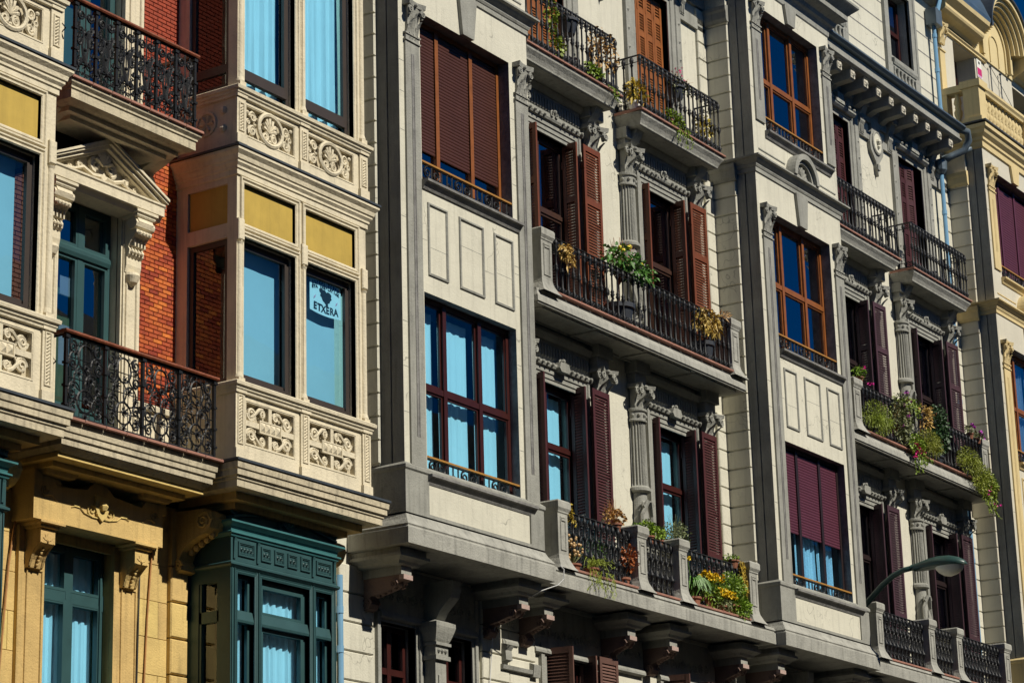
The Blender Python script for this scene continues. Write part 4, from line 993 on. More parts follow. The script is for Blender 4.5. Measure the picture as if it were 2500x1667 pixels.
for c in cand:
    if c in chosen:
        if c[1] - c[0] > bl - .01: put('brick', bme, None, bw, loc=(c[0], 0, c[2]))
        else:
            q = MB(); q.cbox(c[0] + .004, c[1] - .004, -.02, .006, c[2] + .004, c[2] + bh - .004, .003); put('brick', q, BRICK, bw)
    else: rest.cbox(c[0] + .004, c[1] - .004, -.02, .006, c[2] + .004, c[2] + bh - .004, .003)
put('brick', rest, BRICK, bw, kind='stuff')
# low stone dado behind the balcony
d_ = MB(); d_.box(-3.80, -3.16, -.01, .02, 7.95, 8.62); d_.moldx(-3.80, -3.16, [(.02, 8.56), (.06, 8.57), (.07, 8.62), (.02, 8.65)]); put('dado', d_, CREAM, bw)

def teal_window(z0, z1, tr, papers):
    x0, x1, D = CX - .47, CX + .47, -.10
    b = MB(); bars(b, x0 + .002, x1 - .002, z0, z1 - .002, D - .06, D, .055, [CX], [tr], .075)
    b.moldx(x0 + .04, x1 - .04, [(D, tr - .06), (D + .03, tr - .06), (D + .045, tr - .02), (D + .045, tr + .02), (D + .02, tr + .05), (D, tr + .05)])
    for a, e in ((x0 + .055, CX - .037), (CX + .037, x1 - .055)):
        bars(b, a, e, z0 + .4, tr - .06, D - .05, D + .008, .035); bars(b, a, e, tr + .055, z1 - .055, D - .05, D + .008, .03); b.box(a, e, D - .05, D - .01, z0, z0 + .42)
        b.frame(a + .09, e - .09, z0 + .1, z0 + .32, [(.03, D - .01), (.02, D + .012), (0, D + .012), (-.01, D - .008)])
    o = put('french_window', b, TEAL, A)
    for a, e in ((x0 + .05, CX), (CX, x1 - .05)):
        p = MB(); p.quad((a, D - .035, z0 + .1), (e, D - .035, z0 + .1), (e, D - .035, z1 - .05), (a, D - .035, z1 - .05)); put('pane', p, GLASSD, o)
    p = MB(); p.box(CX + .12, CX + .40, D - .5, D - .46, z0, z1); put('inner_door', p, mat('pale_green_door', (.30, .40, .16), .6, .05, 3, 0), o)
    for (xa, xb, za, zb) in papers: p = MB(); p.box(xa, xb, D - .052, D - .048, za, zb); put('paper_notice', p, PAPER, o)
    return o
teal_window(8.0, 10.62, 10.08, ((CX - .23, CX - .08, 9.60, 9.80), (CX - .23, CX - .06, 8.85, 9.28), (CX + .075, CX + .10, 9.55, 9.72), (CX + .075, CX + .10, 8.9, 9.2)))
o = teal_window(11.56, 14.2, 13.6, ())
put('curtain', curtain(CX - .4, CX - .06, 11.7, 14.0, -.36, .02, .14, 9), CURT, o)

# ---- pediment window surround
b = MB()
for sx in (-1, 1):
    xa, xb = sorted((CX + sx * .47, CX + sx * .77)); b.box(xa, xb, -.0, .05, 8.0, 10.58)
    b.frame(xa + .10, xb - .07, 8.2, 9.98, [(.03, .05), (.024, .068), (.008, .068), (0, .054)]); b.box(xa + .02 if sx > 0 else xb - .045, xa + .045 if sx > 0 else xb - .02, .05, .07, 8.0, 10.56)
so_ = put('stone_surround', b, CREAM, A)
b = MB(); hw = .88; zb = 10.64
b.moldx(CX - hw, CX + hw, [(0, zb - .06), (.22, zb - .05), (.25, zb), (.285, zb + .005), (.285, zb + .10), (.30, zb + .115), (.30, zb + .135), (0, zb + .15)])
po = put('pediment', b, CREAM, A)
t = MB(); zp = zb + .148; ap = 11.20
t.plate([(CX - hw, zp), (CX + hw, zp), (CX, ap - .06)], 0, .17)
for sx in (-1, 1):
    def rake(o0, o1, d):
        sl = (ap - zp) / hw; L = (CX + sx * (hw + .03), zp - .01)
        t.plate([(CX + sx * (hw + .03) , zp - .005 + o0 * .9), (CX + sx * (hw + .03) , zp - .005 + o1 * .9), (CX, ap + o1 * 1.0), (CX, ap + o0 * 1.0)] , .0, d)
    rake(-.075, -.04, .24); rake(-.045, .005, .28); rake(.0, .035, .315); rake(.03, .06, .335)
put('raking_cornice', t, CREAM, po)
e = MB(); cz = zp + .05
for sx in (-1, 1):
    e.tube([(CX + sx * .02, .19, cz + .02), (CX + sx * .16, .2, cz + .0), (CX + sx * .3, .2, cz + .05), (CX + sx * .42, .195, cz + .0), (CX + sx * .6, .19, cz - .02)], .03, 5, .014)
    e.spiral(CX + sx * .12, cz + .13, .195, .085, 1.6, sx, -pi / 2, .027, 18); e.spiral(CX + sx * .34, cz + .06, .195, .05, 1.4, -sx, pi / 2, .02, 14); e.spiral(CX + sx * .5, cz + .02, .195, .03, 1.3, sx, 0, .014, 10)
for i in range(7):
    a = pi * (i + .5) / 7; e.tube([(CX, .2, cz + .14), (CX + .09 * cos(a), .225, cz + .15 + .1 * sin(a)), (CX + .12 * cos(a), .21, cz + .15 + .17 * sin(a))], .014, 5, .028)
e.leaf((CX, .22, cz + .06), (0, 0, -1), .1, .05, (0, 1, 0), 0); put('tympanum_carving', e, CREAM, po)
for sx in (-1, 1):
    x = CX + sx * .615; k = MB(); hw2 = .115
    k.moldx(x - hw2, x + hw2, [(.05, 9.98), (.08, 9.98), (.10, 10.06), (.10, 10.14), (.13, 10.17), (.14, 10.22), (.12, 10.25), (.16, 10.32), (.20, 10.36), (.235, 10.39), (.235, 10.42), (.20, 10.44), (.25, 10.46), (.27, 10.50), (.25, 10.545), (.05, 10.55)])
    k.wrap(x - hw2, x + hw2, .05, .24, [(0, 10.548), (.02, 10.555), (.03, 10.57), (.03, 10.585), (.05, 10.60), (.05, 10.63), (0, 10.632)])
    k.moldx(x - hw2 - .03, x + hw2 + .03, [(.19 + .075 * cos(a_), 10.485 + .06 * sin(a_)) for a_ in [2 * pi * i / 10 for i in range(10)]])
    for i in range(4): k.ball(x - .075 + .05 * i, .245, 10.385, .03, 6); k.ball(x - .075 + .05 * i, .145, 10.20, .022, 6); k.box(x - .085 + .05 * i, x - .065 + .05 * i, .12, .185, 10.25, 10.34)
    k.lathe(x, .06, [(.09, 9.98), (.10, 9.95), (.07, 9.88), (.01, 9.84)], 10, 0, pi); put('console', k, CREAM, so_)
# surround of the upper window, sill brackets of its balcony
b = MB()
for sx in (-1, 1):
    xa, xb = sorted((CX + sx * .47, CX + sx * .77)); b.box(xa, xb, 0, .05, 11.56, 14.3); b.frame(xa + .09, xb - .07, 11.8, 14.2, [(.03, .05), (.024, .068), (.008, .068), (0, .054)])
put('stone_surround', b, CREAM, A)

# ---- ironwork
def flower(b, x, d, z, r):
    for i in range(8):
        a = 2 * pi * i / 8; b.add([(x, d + .012, z), (x + r * .55 * cos(a - .3), d + .004, z + r * .55 * sin(a - .3)), (x + r * cos(a), d + .02, z + r * sin(a)), (x + r * .55 * cos(a + .3), d + .004, z + r * .55 * sin(a + .3))], [(0, 1, 2, 3)])
    b.ball(x, d + .015, z, r * .28, 6)
def ring(b, x, d, z, rx, rz, t=.008, n=16, perp=False):
    P_ = [(x + rx * cos(2 * pi * i / n), d, z + rz * sin(2 * pi * i / n)) for i in range(n + 1)]
    b.tube([(x, d + (p[0] - x), p[2]) for p in P_] if perp else P_, t, 4)
def iron_panel(b, x0, x1, d, z0, z1, style):
    w = x1 - x0; H = z1 - z0; cx = (x0 + x1) / 2; t = .0125
    if style == 0:                                              # tall scrolls and lances
        for sx in (-1, 1):
            b.spiral(cx + sx * w * .24, z1 - .10, d, w * .20, 1.7, -sx, (0 if sx > 0 else pi), t, 16); b.spiral(cx + sx * w * .25, z1 - .28, d, w * .15, 1.3, sx, pi / 2, t, 12)
            b.tube([(cx + sx * w * .44, d, z1 - .22), (cx + sx * w * .28, d, z0 + H * .62), (cx + sx * w * .05, d, z0 + .22)], .014, 4)
            b.tube([(cx + sx * w * .10, d, z1 - .30), (cx + sx * w * .16, d, z0 + H * .45), (cx + sx * w * .06, d, z0 + .2)], .018, 4)
            b.spiral(cx + sx * w * .30, z0 + H * .50, d, w * .13, 1.3, -sx, pi / 2, t, 12); b.spiral(cx + sx * w * .28, z0 + .18, d, w * .16, 1.5, sx, -pi / 2, t, 12); b.spiral(cx + sx * w * .12, z0 + .07, d, w * .09, 1.2, -sx, 0, .007, 10)
            b.spiral(cx + sx * w * .32, z0 + H * .30, d, w * .11, 1.2, sx, 0, .007, 10)
        for q in (.2, .8): b.tube([(x0 + w * q, d - .006, z0), (x0 + w * q, d - .006, z1)], .008, 4)
        for sx in (-1, 1):
            for q, rr in ((.12, .12), (.38, .10), (.58, .10), (.72, .12), (.90, .09)): b.spiral(cx + sx * w * .40, z0 + H * q, d, w * rr, 1.3, sx if q > .5 else -sx, pi / 2, .010, 10)
            b.leaf((cx + sx * w * .1, d + .01, z0 + H * .55), (sx * .4, .1, 1), .12, .022, (0, 1, 0), 0); b.leaf((cx + sx * w * .3, d + .01, z0 + H * .2), (-sx * .4, .1, 1), .1, .02, (0, 1, 0), 0)
        b.tube([(x0, d, z0 + H * .86), (x1, d, z0 + H * .86)], .007, 4); b.tube([(x0, d, z0 + H * .10), (x1, d, z0 + H * .10)], .007, 4)
        b.tube([(cx, d, z0), (cx, d, z1)], .011, 4); flower(b, cx, d, z0 + .17, .085); flower(b, cx, d, z0 + H * .64, .055); b.ball(cx, d, z0 + H * .42, .022)
    else:                                                       # interlaced rings and rosettes
        for r in range(4):
            z = z0 + H * (.12 + .25 * r); b.tube([(x0, d, z + .10), (x1, d, z + .10)], .006, 4)
        for q in (.22, .5, .78): b.tube([(x0 + w * q, d, z0), (x0 + w * q, d, z1)], .0065, 4)
        ring(b, cx, d, z0 + H * .78, w * .20, w * .25, .011); ring(b, cx - w * .12, d, z0 + H * .50, w * .20, w * .22); ring(b, cx + w * .18, d, z0 + H * .46, w * .18, w * .2, .010); ring(b, cx, d, z0 + H * .24, w * .22, w * .22, .011)
        for x, z, rr in ((-.22, .56, .062), (.12, .52, .066), (0, .25, .07), (.3, .42, .055), (-.02, .05, .06)): flower(b, cx + w * x, d + .008, z0 + H * z, rr)
        for q in (.08, .36, .64, .92): b.tube([(x0 + w * q, d - .005, z0), (x0 + w * q, d - .005, z1)], .006, 4)
        for (x, z, rr) in ((-.3, .80, .05), (.3, .76, .05), (.34, .16, .05), (-.34, .20, .05), (.0, .66, .05), (-.36, .40, .05)): flower(b, cx + w * x, d + .006, z0 + H * z, rr)
        ring(b, cx - w * .3, d, z0 + H * .34, w * .16, w * .18, .009); ring(b, cx + w * .3, d, z0 + H * .70, w * .15, w * .17, .009); ring(b, cx + w * .32, d, z0 + H * .2, w * .14, w * .16, .009); ring(b, cx - w * .32, d, z0 + H * .72, w * .13, w * .16, .009)
        for sx in (-1, 1):
            b.spiral(cx + sx * w * .34, z1 - .10, d, w * .13, 1.5, sx, pi / 2, t, 14); b.spiral(cx + sx * w * .36, z0 + H * .66, d, w * .11, 1.4, -sx, -pi / 2, t, 12); b.spiral(cx + sx * w * .36, z0 + H * .30, d, w * .12, 1.4, sx, 0, t, 12); b.spiral(cx + sx * w * .34, z0 + .1, d, w * .12, 1.5, -sx, pi / 2, t, 12); b.spiral(cx + sx * w * .15, z1 - .06, d, w * .07, 1.2, -sx, 0, .007, 9)
def iron_side(b, x, d0, d1, z0, z1):
    H = z1 - z0; n = 16; dm = (d0 + d1) / 2; r = (d1 - d0) * .30
    for q, s in ((.84, .7), (.56, 1), (.25, .9)):
        P_ = [(x, dm + r * s * (1 - .7 * i / n) * cos(.6 * i), z0 + H * q + r * s * (1 - .7 * i / n) * sin(.6 * i)) for i in range(n + 1)]; b.tube(P_, .0085, 4)
    b.tube([(x, dm, z0), (x, d0 + .1, z0 + H * .4), (x, d1 - .08, z0 + H * .7), (x, dm, z1)], .009, 4); b.tube([(x, d0, z0 + .06), (x, d1, z0 + .06)], .008, 4)
    b.ball(x, dm, z0 + H * .42, .03)
def balcony_a(x0, x1, d, zb, zt, zr, style, mm):
    s_ = MB()
    if style == 0: s_.wrap(x0, x1, 0, d, [(-.10, zb - .02), (-.03, zb), (-.03, zb + .09), (-.015, zb + .10), (-.015, zb + .12), (.015, zb + .15), (.02, zt)])
    else: s_.wrap(x0, x1, 0, d, [(-.12, zb - .06), (-.05, zb), (-.05, zb + .06), (-.03, zb + .07), (-.03, zb + .12), (-.015, zb + .13), (-.01, zb + .19), (0, zb + .2), (0, zt)])
    bo = put('balcony', s_, mm, A); tile_edge(bo, x0 - .02, x1 + .03, d - .10, d + .045, zt + .002, (x0, x1))
    zi = zt + .05; n = 6 if style == 0 else 4; fr = MB(); dr = d - .04; a, b = x0 + .07, x1 - .05
    fr.tube([(a, .0, zr - .05), (a, dr, zr - .05), (b, dr, zr - .05), (b, .0, zr - .05)], .012, 4); fr.tube([(a, .0, zi + .02), (a, dr, zi + .02), (b, dr, zi + .02), (b, .0, zi + .02)], .012, 4); put('railing', fr, IRON, bo)
    for i in range(n + 1):
        x = a + (b - a) * i / n; p = MB(); p.box(x - .016, x + .016, dr - .016, dr + .016, zi, zr - .03); p.box(x - .028, x + .028, dr - .028, dr + .028, zr - .09, zr - .06)
        for q in (.12, .34, .6): p.box(x - .026, x + .026, dr - .026, dr + .026, zi + (zr - zi) * q, zi + (zr - zi) * q + .025)
        put('railing_post', p, IRON, bo)
        if i < n:
            q = MB(); iron_panel(q, x + .02, x + (b - a) / n - .02, dr, zi, zr - .06, style); put('scroll_panel', q, IRON, bo)
    for x in (a, b): q = MB(); iron_side(q, x, .05, dr - .05, zi, zr - .06); put('scroll_panel', q, IRON, bo)
    h = MB(); prof = [(-.035, 0), (.03, 0), (.04, .015), (.035, .035), (-.03, .04), (-.04, .015)]
    h.moldx(a - .04, b + .05, [(dr + p, zr - .04 + q) for p, q in prof])
    for x in (a, b): h.box(x - .035, x + .035, .0, dr - .036, zr - .038, zr - .004)
    put('handrail', h, RAILR, bo)
    return bo
ba = balcony_a(-5.56, -3.58, .68, 11.335, 11.515, 12.44, 0, CREAMD)
for x in (CX - .8, CX + .8):
    k = MB(); k.moldx(x - .1, x + .1, [(0, 10.98), (.04, 10.97), (.10, 11.0), (.11, 11.06), (.08, 11.12), (.12, 11.18), (.28, 11.24), (.40, 11.30), (.42, 11.33), (0, 11.34)]); k.lathe(x, .10, [(.07, 10.95), (.10, 11.02), (.08, 11.1)], 8); put('bracket', k, CREAM, ba)
s_ = MB(); s_.box(-5.4, -3.72, .05, .5, 11.27, 11.32); s_.box(-5.3, -3.82, .08, .42, 11.225, 11.27); put('soffit', s_, CREAM, ba)
bb = balcony_a(-5.70, -3.36, .80, 7.70, 7.925, 8.85, 1, CREAMD)
s_ = MB(); s_.box(-5.6, -3.45, .04, .66, 7.60, 7.645); s_.box(-5.5, -3.55, .04, .5, 7.55, 7.60); put('soffit', s_, SAND, bb)
for x in (-5.25, -3.85):
    k = MB(); k.moldx(x - .11, x + .11, [(0, 7.16), (.06, 7.17), (.09, 7.24), (.07, 7.30), (.12, 7.36), (.24, 7.40), (.28, 7.46), (.26, 7.53), (0, 7.55)]); k.wrap(x - .16, x + .16, 0, .34, [(0, 7.50), (.04, 7.51), (.06, 7.55), (.0, 7.552)])
    for i in range(3): k.ball(x - .06 + .06 * i, .24, 7.40, .04, 6)
    put('bracket', k, SAND, bb)

# ---- yellow sandstone floor, stone by stone
w = MB(); rv = MB(); WX = -4.60
lh = [(WX - .5, WX + .5, 4.0, 6.98)]
for o in (0, Q): lh.append((o - 2.75, o - 1.25, 3.8, 7.0))
sheet(w, AL, AR, 0, 7.62, -.012, lh, .28, rv)
lw = put('sandstone_wall', w, SANDJ, A); put('window_reveal', rv, SAND, lw)
z = 4.275; r = 0
while z < 7.6:
    h = min(.383, 7.61 - z); x = -7.4 + (r % 2) * .31
    while x < -.46:
        a, b = x, min(x + .62, -.46); x += .62
        segs = [(a, b)]
        for c0, c1, q0, q1 in [(WX - .5, WX + .5, 0, 6.98), (-2.9, -1.1, 0, 7.0), (Q - 2.9, Q - 1.1, 0, 7.0)]:
            if z < q1 - .05:
                ns = []
                for p, q in segs:
                    if q <= c0 or p >= c1: ns.append((p, q)); continue
                    if p < c0: ns.append((p, c0))
                    if q > c1: ns.append((c1, q))
                segs = ns
        for p, q in segs:
            if q - p > .05: s_ = MB(); s_.cbox(p + .002, q - .002, -.03, RND.uniform(-.0015, .0015), z + .002, z + h - .002, .004); put('stone', s_, SAND, lw)
    z += .383; r += 1
for o, xs in ((0, (-3.235, -2.965)), (Q, (-3.235, -2.965)), (0, (-.95, -.68))):
    for i in range(8):
        z0 = 6.965 - .379 * (i); s_ = MB(); s_.cbox(o + xs[0], o + xs[1], -.01, .06, z0 - .36, z0, .014); put('rusticated_stone', s_, SAND, lw)
    s_ = MB(); s_.box(o + xs[0] + .01, o + xs[1] - .01, -.01, .05, 6.98, 7.55); put('rusticated_stone', s_, SAND, lw)
# window with carved lintel and consoles
b = MB()
for sx in (-1, 1):
    xa, xb = sorted((WX + sx * .5, WX + sx * .86)); b.box(xa, xb, 0, .045, 4.0, 7.04); b.frame(xa + .13, xb - .06, 4.3, 6.60, [(.03, .045), (.026, .06), (.016, .06), (.012, .048)])
j = MB()
so_ = put('window_surround', b, SAND, A)
b = MB(); b.plate([(WX - .94, 7.06), (WX + .94, 7.06), (WX + .94, 7.40), (WX + .99, 7.40), (WX + .99, 7.55), (WX + .70, 7.52), (WX + .62, 7.42), (WX + .2, 7.46), (WX, 7.62), (WX - .2, 7.46), (WX - .62, 7.42), (WX - .70, 7.52), (WX - .94, 7.55)], .0, .30)
lo_ = put('lintel', b, SAND, A)
e = MB(); dd = .308
for sx in (-1, 1):
    X = lambda q: WX + sx * q
    e.spiral(X(.13), 7.27, dd, .07, 1.3, sx, -pi / 2, .009, 16, tail=(X(.02), 7.2)); e.tube([(X(.13), dd, 7.20), (X(.24), dd, 7.22), (X(.32), dd, 7.28), (X(.42), dd, 7.25)], .009, 4, .005)
    e.spiral(X(.80), 7.36, dd, .06, 1.5, sx, 0, .009, 16); e.tube([(X(.80), dd, 7.30), (X(.70), dd, 7.32), (X(.62), dd, 7.27)], .009, 4, .004); e.leaf((X(.3), dd + .004, 7.26), (sx, 0, .4), .14, .025, (0, 1, 0), 0)
put('scroll_relief', e, SANDJ if 0 else SAND, lo_)
e = MB(); flower(e, WX, .31, 7.32, .12); e.ball(WX, .33, 7.32, .06, 8); e.plate([(WX - .1, 7.30), (WX - .06, 7.22), (WX, 7.17), (WX + .06, 7.22), (WX + .1, 7.30), (WX + .09, 7.42), (WX - .09, 7.42)], .29, .33); put('rosette', e, SAND, lo_)
for sx in (-1, 1):
    x = WX + sx * .68; k = MB(); hw = .10
    k.moldx(x - hw, x + hw, [(.04, 6.62), (.09, 6.63), (.11, 6.70), (.17, 6.80), (.25, 6.85), (.25, 6.99), (.04, 7.0)]); k.wrap(x - hw, x + hw, .04, .25, [(0, 6.995), (.03, 7.0), (.03, 7.025), (.07, 7.035), (.07, 7.058), (0, 7.06)])
    for i in range(5): k.ball(x, .11 + .018 * i, 6.66 + .036 * i, .02, 5); k.leaf((x, .256, 6.88), (sin((i - 2) * .6), 0, cos((i - 2) * .6)), .08, .013, (0, 1, 0), 0)
    k.ball(x, .252, 6.875, .02, 6)
    for q in (-.085, .085): k.tube([(x + q, .10, 6.64), (x + q, .145, 6.76), (x + q, .25, 6.86)], .014, 4)
    put('console', k, SAND, so_)
x0, x1, D = WX - .5, WX + .5, -.10
b = MB(); bars(b, x0 + .002, x1 - .002, 4.0, 6.978, D - .06, D, .055, [WX - .02], [6.47], .07)
for a, e_ in ((x0 + .055, WX - .055), (WX + .015, x1 - .055)): bars(b, a, e_, 4.3, 6.43, D - .05, D + .012, .032); bars(b, a, e_, 6.51, 6.92, D - .05, D + .012, .028)
b.box(x0, x1, D - .055, D + .009, 6.38, 6.54); b.box(x1 - .075, x1 - .05, D, D + .03, 4.0, 6.95); fo = put('french_window', b, TEAL, A)
p = MB(); p.quad((x0 + .05, D - .035, 4), (x1 - .05, D - .035, 4), (x1 - .05, D - .035, 6.93), (x0 + .05, D - .035, 6.93)); put('pane', p, GLASS, fo)
for i, (a, e_) in enumerate(((x0 + .08, WX - .04), (WX + .0, x1 - .06))): put('curtain', curtain(a - .03, e_ + .03, 4.0, 6.95, D - .12, .018, .095, 20 + i), CURT, fo)

# ---- teal timber bay on the sandstone floor
def teal_bay(o):
    x0, x1, F = o - 2.93, o - 1.13, .60; m = MB()
    cols = ((o - 2.83, o - 2.55), (o - 2.43, o - 1.61), (o - 1.50, o - 1.22))
    sheet(m, x0, x1, 3.9, 7.05, F, [(a, b, 4.3, 6.88, .09) for a, b in cols], .09)
    for xs, sg in ((x0, -1), (x1, 1)): sheet(m, 0, F, 3.9, 7.05, 0, [(.17, .44, 4.3, 6.80, .07)], .07, None, (xs, sg))
    m.quad((x0, 0, 3.9), (x1, 0, 3.9), (x1, F, 3.9), (x0, F, 3.9)); bo = put('timber_bay', m, TEAL, A)
    f = MB()
    for a, b in cols:
        f.frame(a, b, 4.3, 6.88, [(0, F - .05), (0, F + .012), (.02, F + .02), (.03, F + .008), (.045, F + .016), (.05, F)])
        bars(f, a + .002, b - .002, 4.302, 6.878, F - .1, F - .06, .03 if b - a < .4 else .045); f.box(a, b, F - .10, F - .03, 6.375, 6.50); f.moldx(a, b, [(F - .03, 6.37), (F - .0, 6.375), (F + .005, 6.40), (F - .02, 6.5), (F - .03, 6.505)])
        if b - a > .4: bars(f, a + .045, b - .045, 6.5, 6.83, F - .095, F - .045, .04); bars(f, a + .045, b - .045, 4.4, 6.375, F - .095, F - .045, .045)
    for x in (x0 + .02, x0 + .06, o - 2.51, o - 2.47, o - 1.575, o - 1.535, x1 - .06, x1 - .02): f.moldx(x - .008, x + .008, [(F, 4.0), (F + .012, 4.01), (F + .012, 6.93), (F, 6.94)])
    put('window_frame', f, TEAL, bo)
    for a, b in cols:
        p = MB(); p.quad((a, F - .075, 4.3), (b, F - .075, 4.3), (b, F - .075, 6.88), (a, F - .075, 6.88)); put('pane', p, GLASS, bo); put('curtain', curtain(a - .04, b + .02, 4.2, 6.95, F - .17, .02, .11, int(a * 7)), CURT, bo)
    sf = MB()
    for xs, sg in ((x0, 1), (x1, -1)):
        lo, hi = sorted((xs + sg * .01, xs + sg * .06)); sf.box(lo, hi, .17, .44, 6.38, 6.50)
        for d0, d1 in ((.17, .20), (.41, .44)): sf.box(lo, hi, d0, d1, 4.3, 6.8)
        p = MB(); X = xs + sg * .05; p.quad((X, .17, 4.3), (X, .44, 4.3), (X, .44, 6.8), (X, .17, 6.8)); put('pane', p, GLASS, bo)
    put('window_frame', sf, TEAL, bo)
    for prof, mm in (([(0, 6.94), (.02, 6.95), (.035, 6.965), (.035, 6.985), (.01, 7.0), (0, 7.01)], TEAL), ([(0, 7.0), (.005, 7.01), (.005, 7.27)], TEAL), ([(0, 7.26), (.02, 7.265), (.03, 7.285), (.045, 7.295), (.045, 7.31), (.01, 7.325), (.02, 7.37), (.06, 7.395), (.08, 7.405), (.08, 7.43), (0, 7.44)], TEALG)):
        b = MB(); b.wrap(x0, x1, 0, F, prof); put('moulding', b, mm, bo)
    pf = MB()
    for a, b in ((o - 2.82, o - 2.55), (o - 2.44, o - 2.275), (o - 2.215, o - 2.05), (o - 1.99, o - 1.825), (o - 1.765, o - 1.60), (o - 1.49, o - 1.22)):
        pf.frame(a + .03, b - .03, 7.10, 7.19, [(.034, F + .005), (.03, F + .022), (.016, F + .022), (.01, F + .012), (.004, F + .016), (0, F + .006)])
        n = max(1, round((b - a - .06) / .06))
        for i in range(n): flower(pf, a + .03 + (b - a - .06) * (i + .5) / n, F + .008, 7.145, .032)
    for x in (x0 + .045, o - 2.50, o - 1.55, x1 - .045): pf.moldx(x - .018, x + .018, [(F + .005, 7.03), (F + .02, 7.03), (F + .028, 7.22), (F + .035, 7.25), (F + .005, 7.25)])
    put('frieze_panel', pf, TEAL, bo)
    pd = MB(); cx = (x0 + x1) / 2
    for sx in (-1, 1):
        pd.plate([(cx + sx * .13, 7.44), (cx + sx * .85, 7.44), (cx + sx * .85, 7.475), (cx + sx * .13, 7.60)], F - .1, F + .0); pd.plate([(cx + sx * .10, 7.59), (cx + sx * .88, 7.465), (cx + sx * .88, 7.49), (cx + sx * .10, 7.625)], F - .1, F + .04)
        pd.spiral(cx + sx * .84, 7.55, F + .0, .065, 1.6, -sx, 0, .02, 16); pd.tube([(cx + sx * .80, F, 7.5), (cx + sx * .70, F, 7.53), (cx + sx * .62, F, 7.55)], .02, 5, .008); pd.leaf((cx + sx * .55, F + .012, 7.47), (-sx, 0, .15), .3, .03, (0, 1, 0), 0)
    pd.plate([(cx + .14 * cos(pi * i / 12), 7.55 + .17 * sin(pi * i / 12)) for i in range(13)] + [(cx - .12, 7.45), (cx + .12, 7.45)], F - .1, F + .03)
    for i in range(7): a = pi * (i + .5) / 7; pd.tube([(cx, F + .04, 7.47), (cx + .1 * cos(a), F + .05, 7.48 + .1 * sin(a))], .01, 5, .02)
    put('crest', pd, TEALG, bo)
    return bo
teal_bay(0); teal_bay(Q)
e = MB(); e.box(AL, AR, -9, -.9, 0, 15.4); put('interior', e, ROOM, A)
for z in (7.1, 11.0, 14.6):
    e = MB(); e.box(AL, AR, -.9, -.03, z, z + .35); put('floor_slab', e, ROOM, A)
e = MB(); e.box(AL, AR, -9, .0, 15.5, 15.7); put('roof', e, SLATE, A)
for nm, pts, m_, r_ in (('cable', [(-5.79, .02, 4.2), (-5.72, .02, 5.4), (-5.70, .03, 6.4), (-5.68, .02, 7.2)], CABLE, .012), ('cable', [(-5.72, .03, 4.4), (-5.66, .03, 5.6), (-5.58, .03, 6.6), (-5.50, .04, 7.2)], CABLEO, .011),
                        ('cable', [(-3.78, .06, 4.3), (-3.75, .06, 5.8), (-3.73, .06, 6.98)], CABLE, .010), ('cable', [(-3.66, .02, 4.3), (-3.60, .02, 5.6), (-3.56, .02, 6.4), (-3.50, .02, 7.1)], CABLEO, .010)):
    b = MB(); b.tube(pts, r_, 5); put(nm, b, m_, A)
b = MB(); b.lathe(-5.70, .07, [(.03, 5.05), (.05, 5.1), (.05, 5.25), (.02, 5.32)], 8); put('cable_box', b, PINKST, A)

# ================================================================== yellow neighbour on the right
C = thing('yellow_building', 'pale yellow building with balustraded terrace and arched gable at the right edge', 'building', (21, 0, 0))
O = 18.54
bc = bay(C, O, YTRIM, CREAMC, {0: dict(V, tr=9.6), 1: dict(V, tr=13.3, curtain=2, on=(1, 2)), 2: dict(frame=BLINDP, blind=15.75, bm=BLINDP, plain=True, tr=20, pitch=.05), 'top': False}, False, GREY)
w = MB(); ch = [(O + 2.0 - .62 - .53, O + 2.0 - .1, 18.9, 20.74), (22.34, 23.7, 18.9, 20.74)]
sheet(w, 18.47, 30, 18.0, 20.95, 0, ch, .5); sheet(w, 18.47, 30, 0, 18.0, 0, [(O + .2, O + 2.7, z0, z1) for z0, z1 in ((8.3, 10.95), (11.95, 14.5), (15.5, 17.95))], .05); wc = put('wall', w, CREAMC, C)
e = MB(); e.wrap(O, O + 2.88, 0, .75, [(0, 18.10), (.03, 18.12), (.03, 18.22), (.06, 18.25), (.06, 18.30), (.12, 18.36), (.14, 18.42), (.18, 18.45), (.18, 18.52), (0, 18.55)]); put('terrace_cornice', e, YTRIM, bc)
e = MB(); e.wrap(O, O + 2.88, 0, .75, [(0, 18.55), (.20, 18.552), (.20, 18.58), (0, 18.6)]); put('flashing', e, SLATE, bc)
# balustrade round the terrace
bal = MB(); D0 = .79
for xa, xb in ((O - .02, O + .30), (O + 2.30, O + 2.62)):
    bal.box(xa, xb, D0 - .32, D0, 18.64, 19.34); bal.box(xa - .03, xb + .03, D0 - .35, D0 + .03, 18.58, 18.72); bal.box(xa - .04, xb + .04, D0 - .36, D0 + .04, 19.32, 19.46)
bal.moldx(O + .28, O + 2.32, [(D0 - .24, 19.30), (D0 - .04, 19.30), (D0 - .03, 19.34), (D0 - .0, 19.38), (D0 - .0, 19.43), (D0 - .28, 19.44)]); bal.box(O + .28, O + 2.32, D0 - .25, D0 - .02, 18.585, 18.70)
bal.box(O - .0, O + .24, .02, .14, 18.6, 19.34); bal.box(O - .01, O + .25, .0, D0 - .33, 19.30, 19.43); bal.box(O + .0, O + .24, .1, D0 - .3, 18.585, 18.70)
bo = put('balustrade', bal, YTRIM, bc)
bl_ = MB(); bl_.lathe(0, 0, [(.05, 0), (.06, .04), (.035, .08), (.075, .18), (.08, .25), (.05, .31), (.065, .33), (.05, .36), (.075, .42), (.06, .5), (.04, .55), (.06, .58), (.05, .6)], 10); bme2 = mesh('baluster', bl_, True); bme2.materials.append(YTRIM)
for i in range(12): put('baluster', bme2, None, bo, loc=(O + .39 + i * .166, D0 - .14, 18.70))
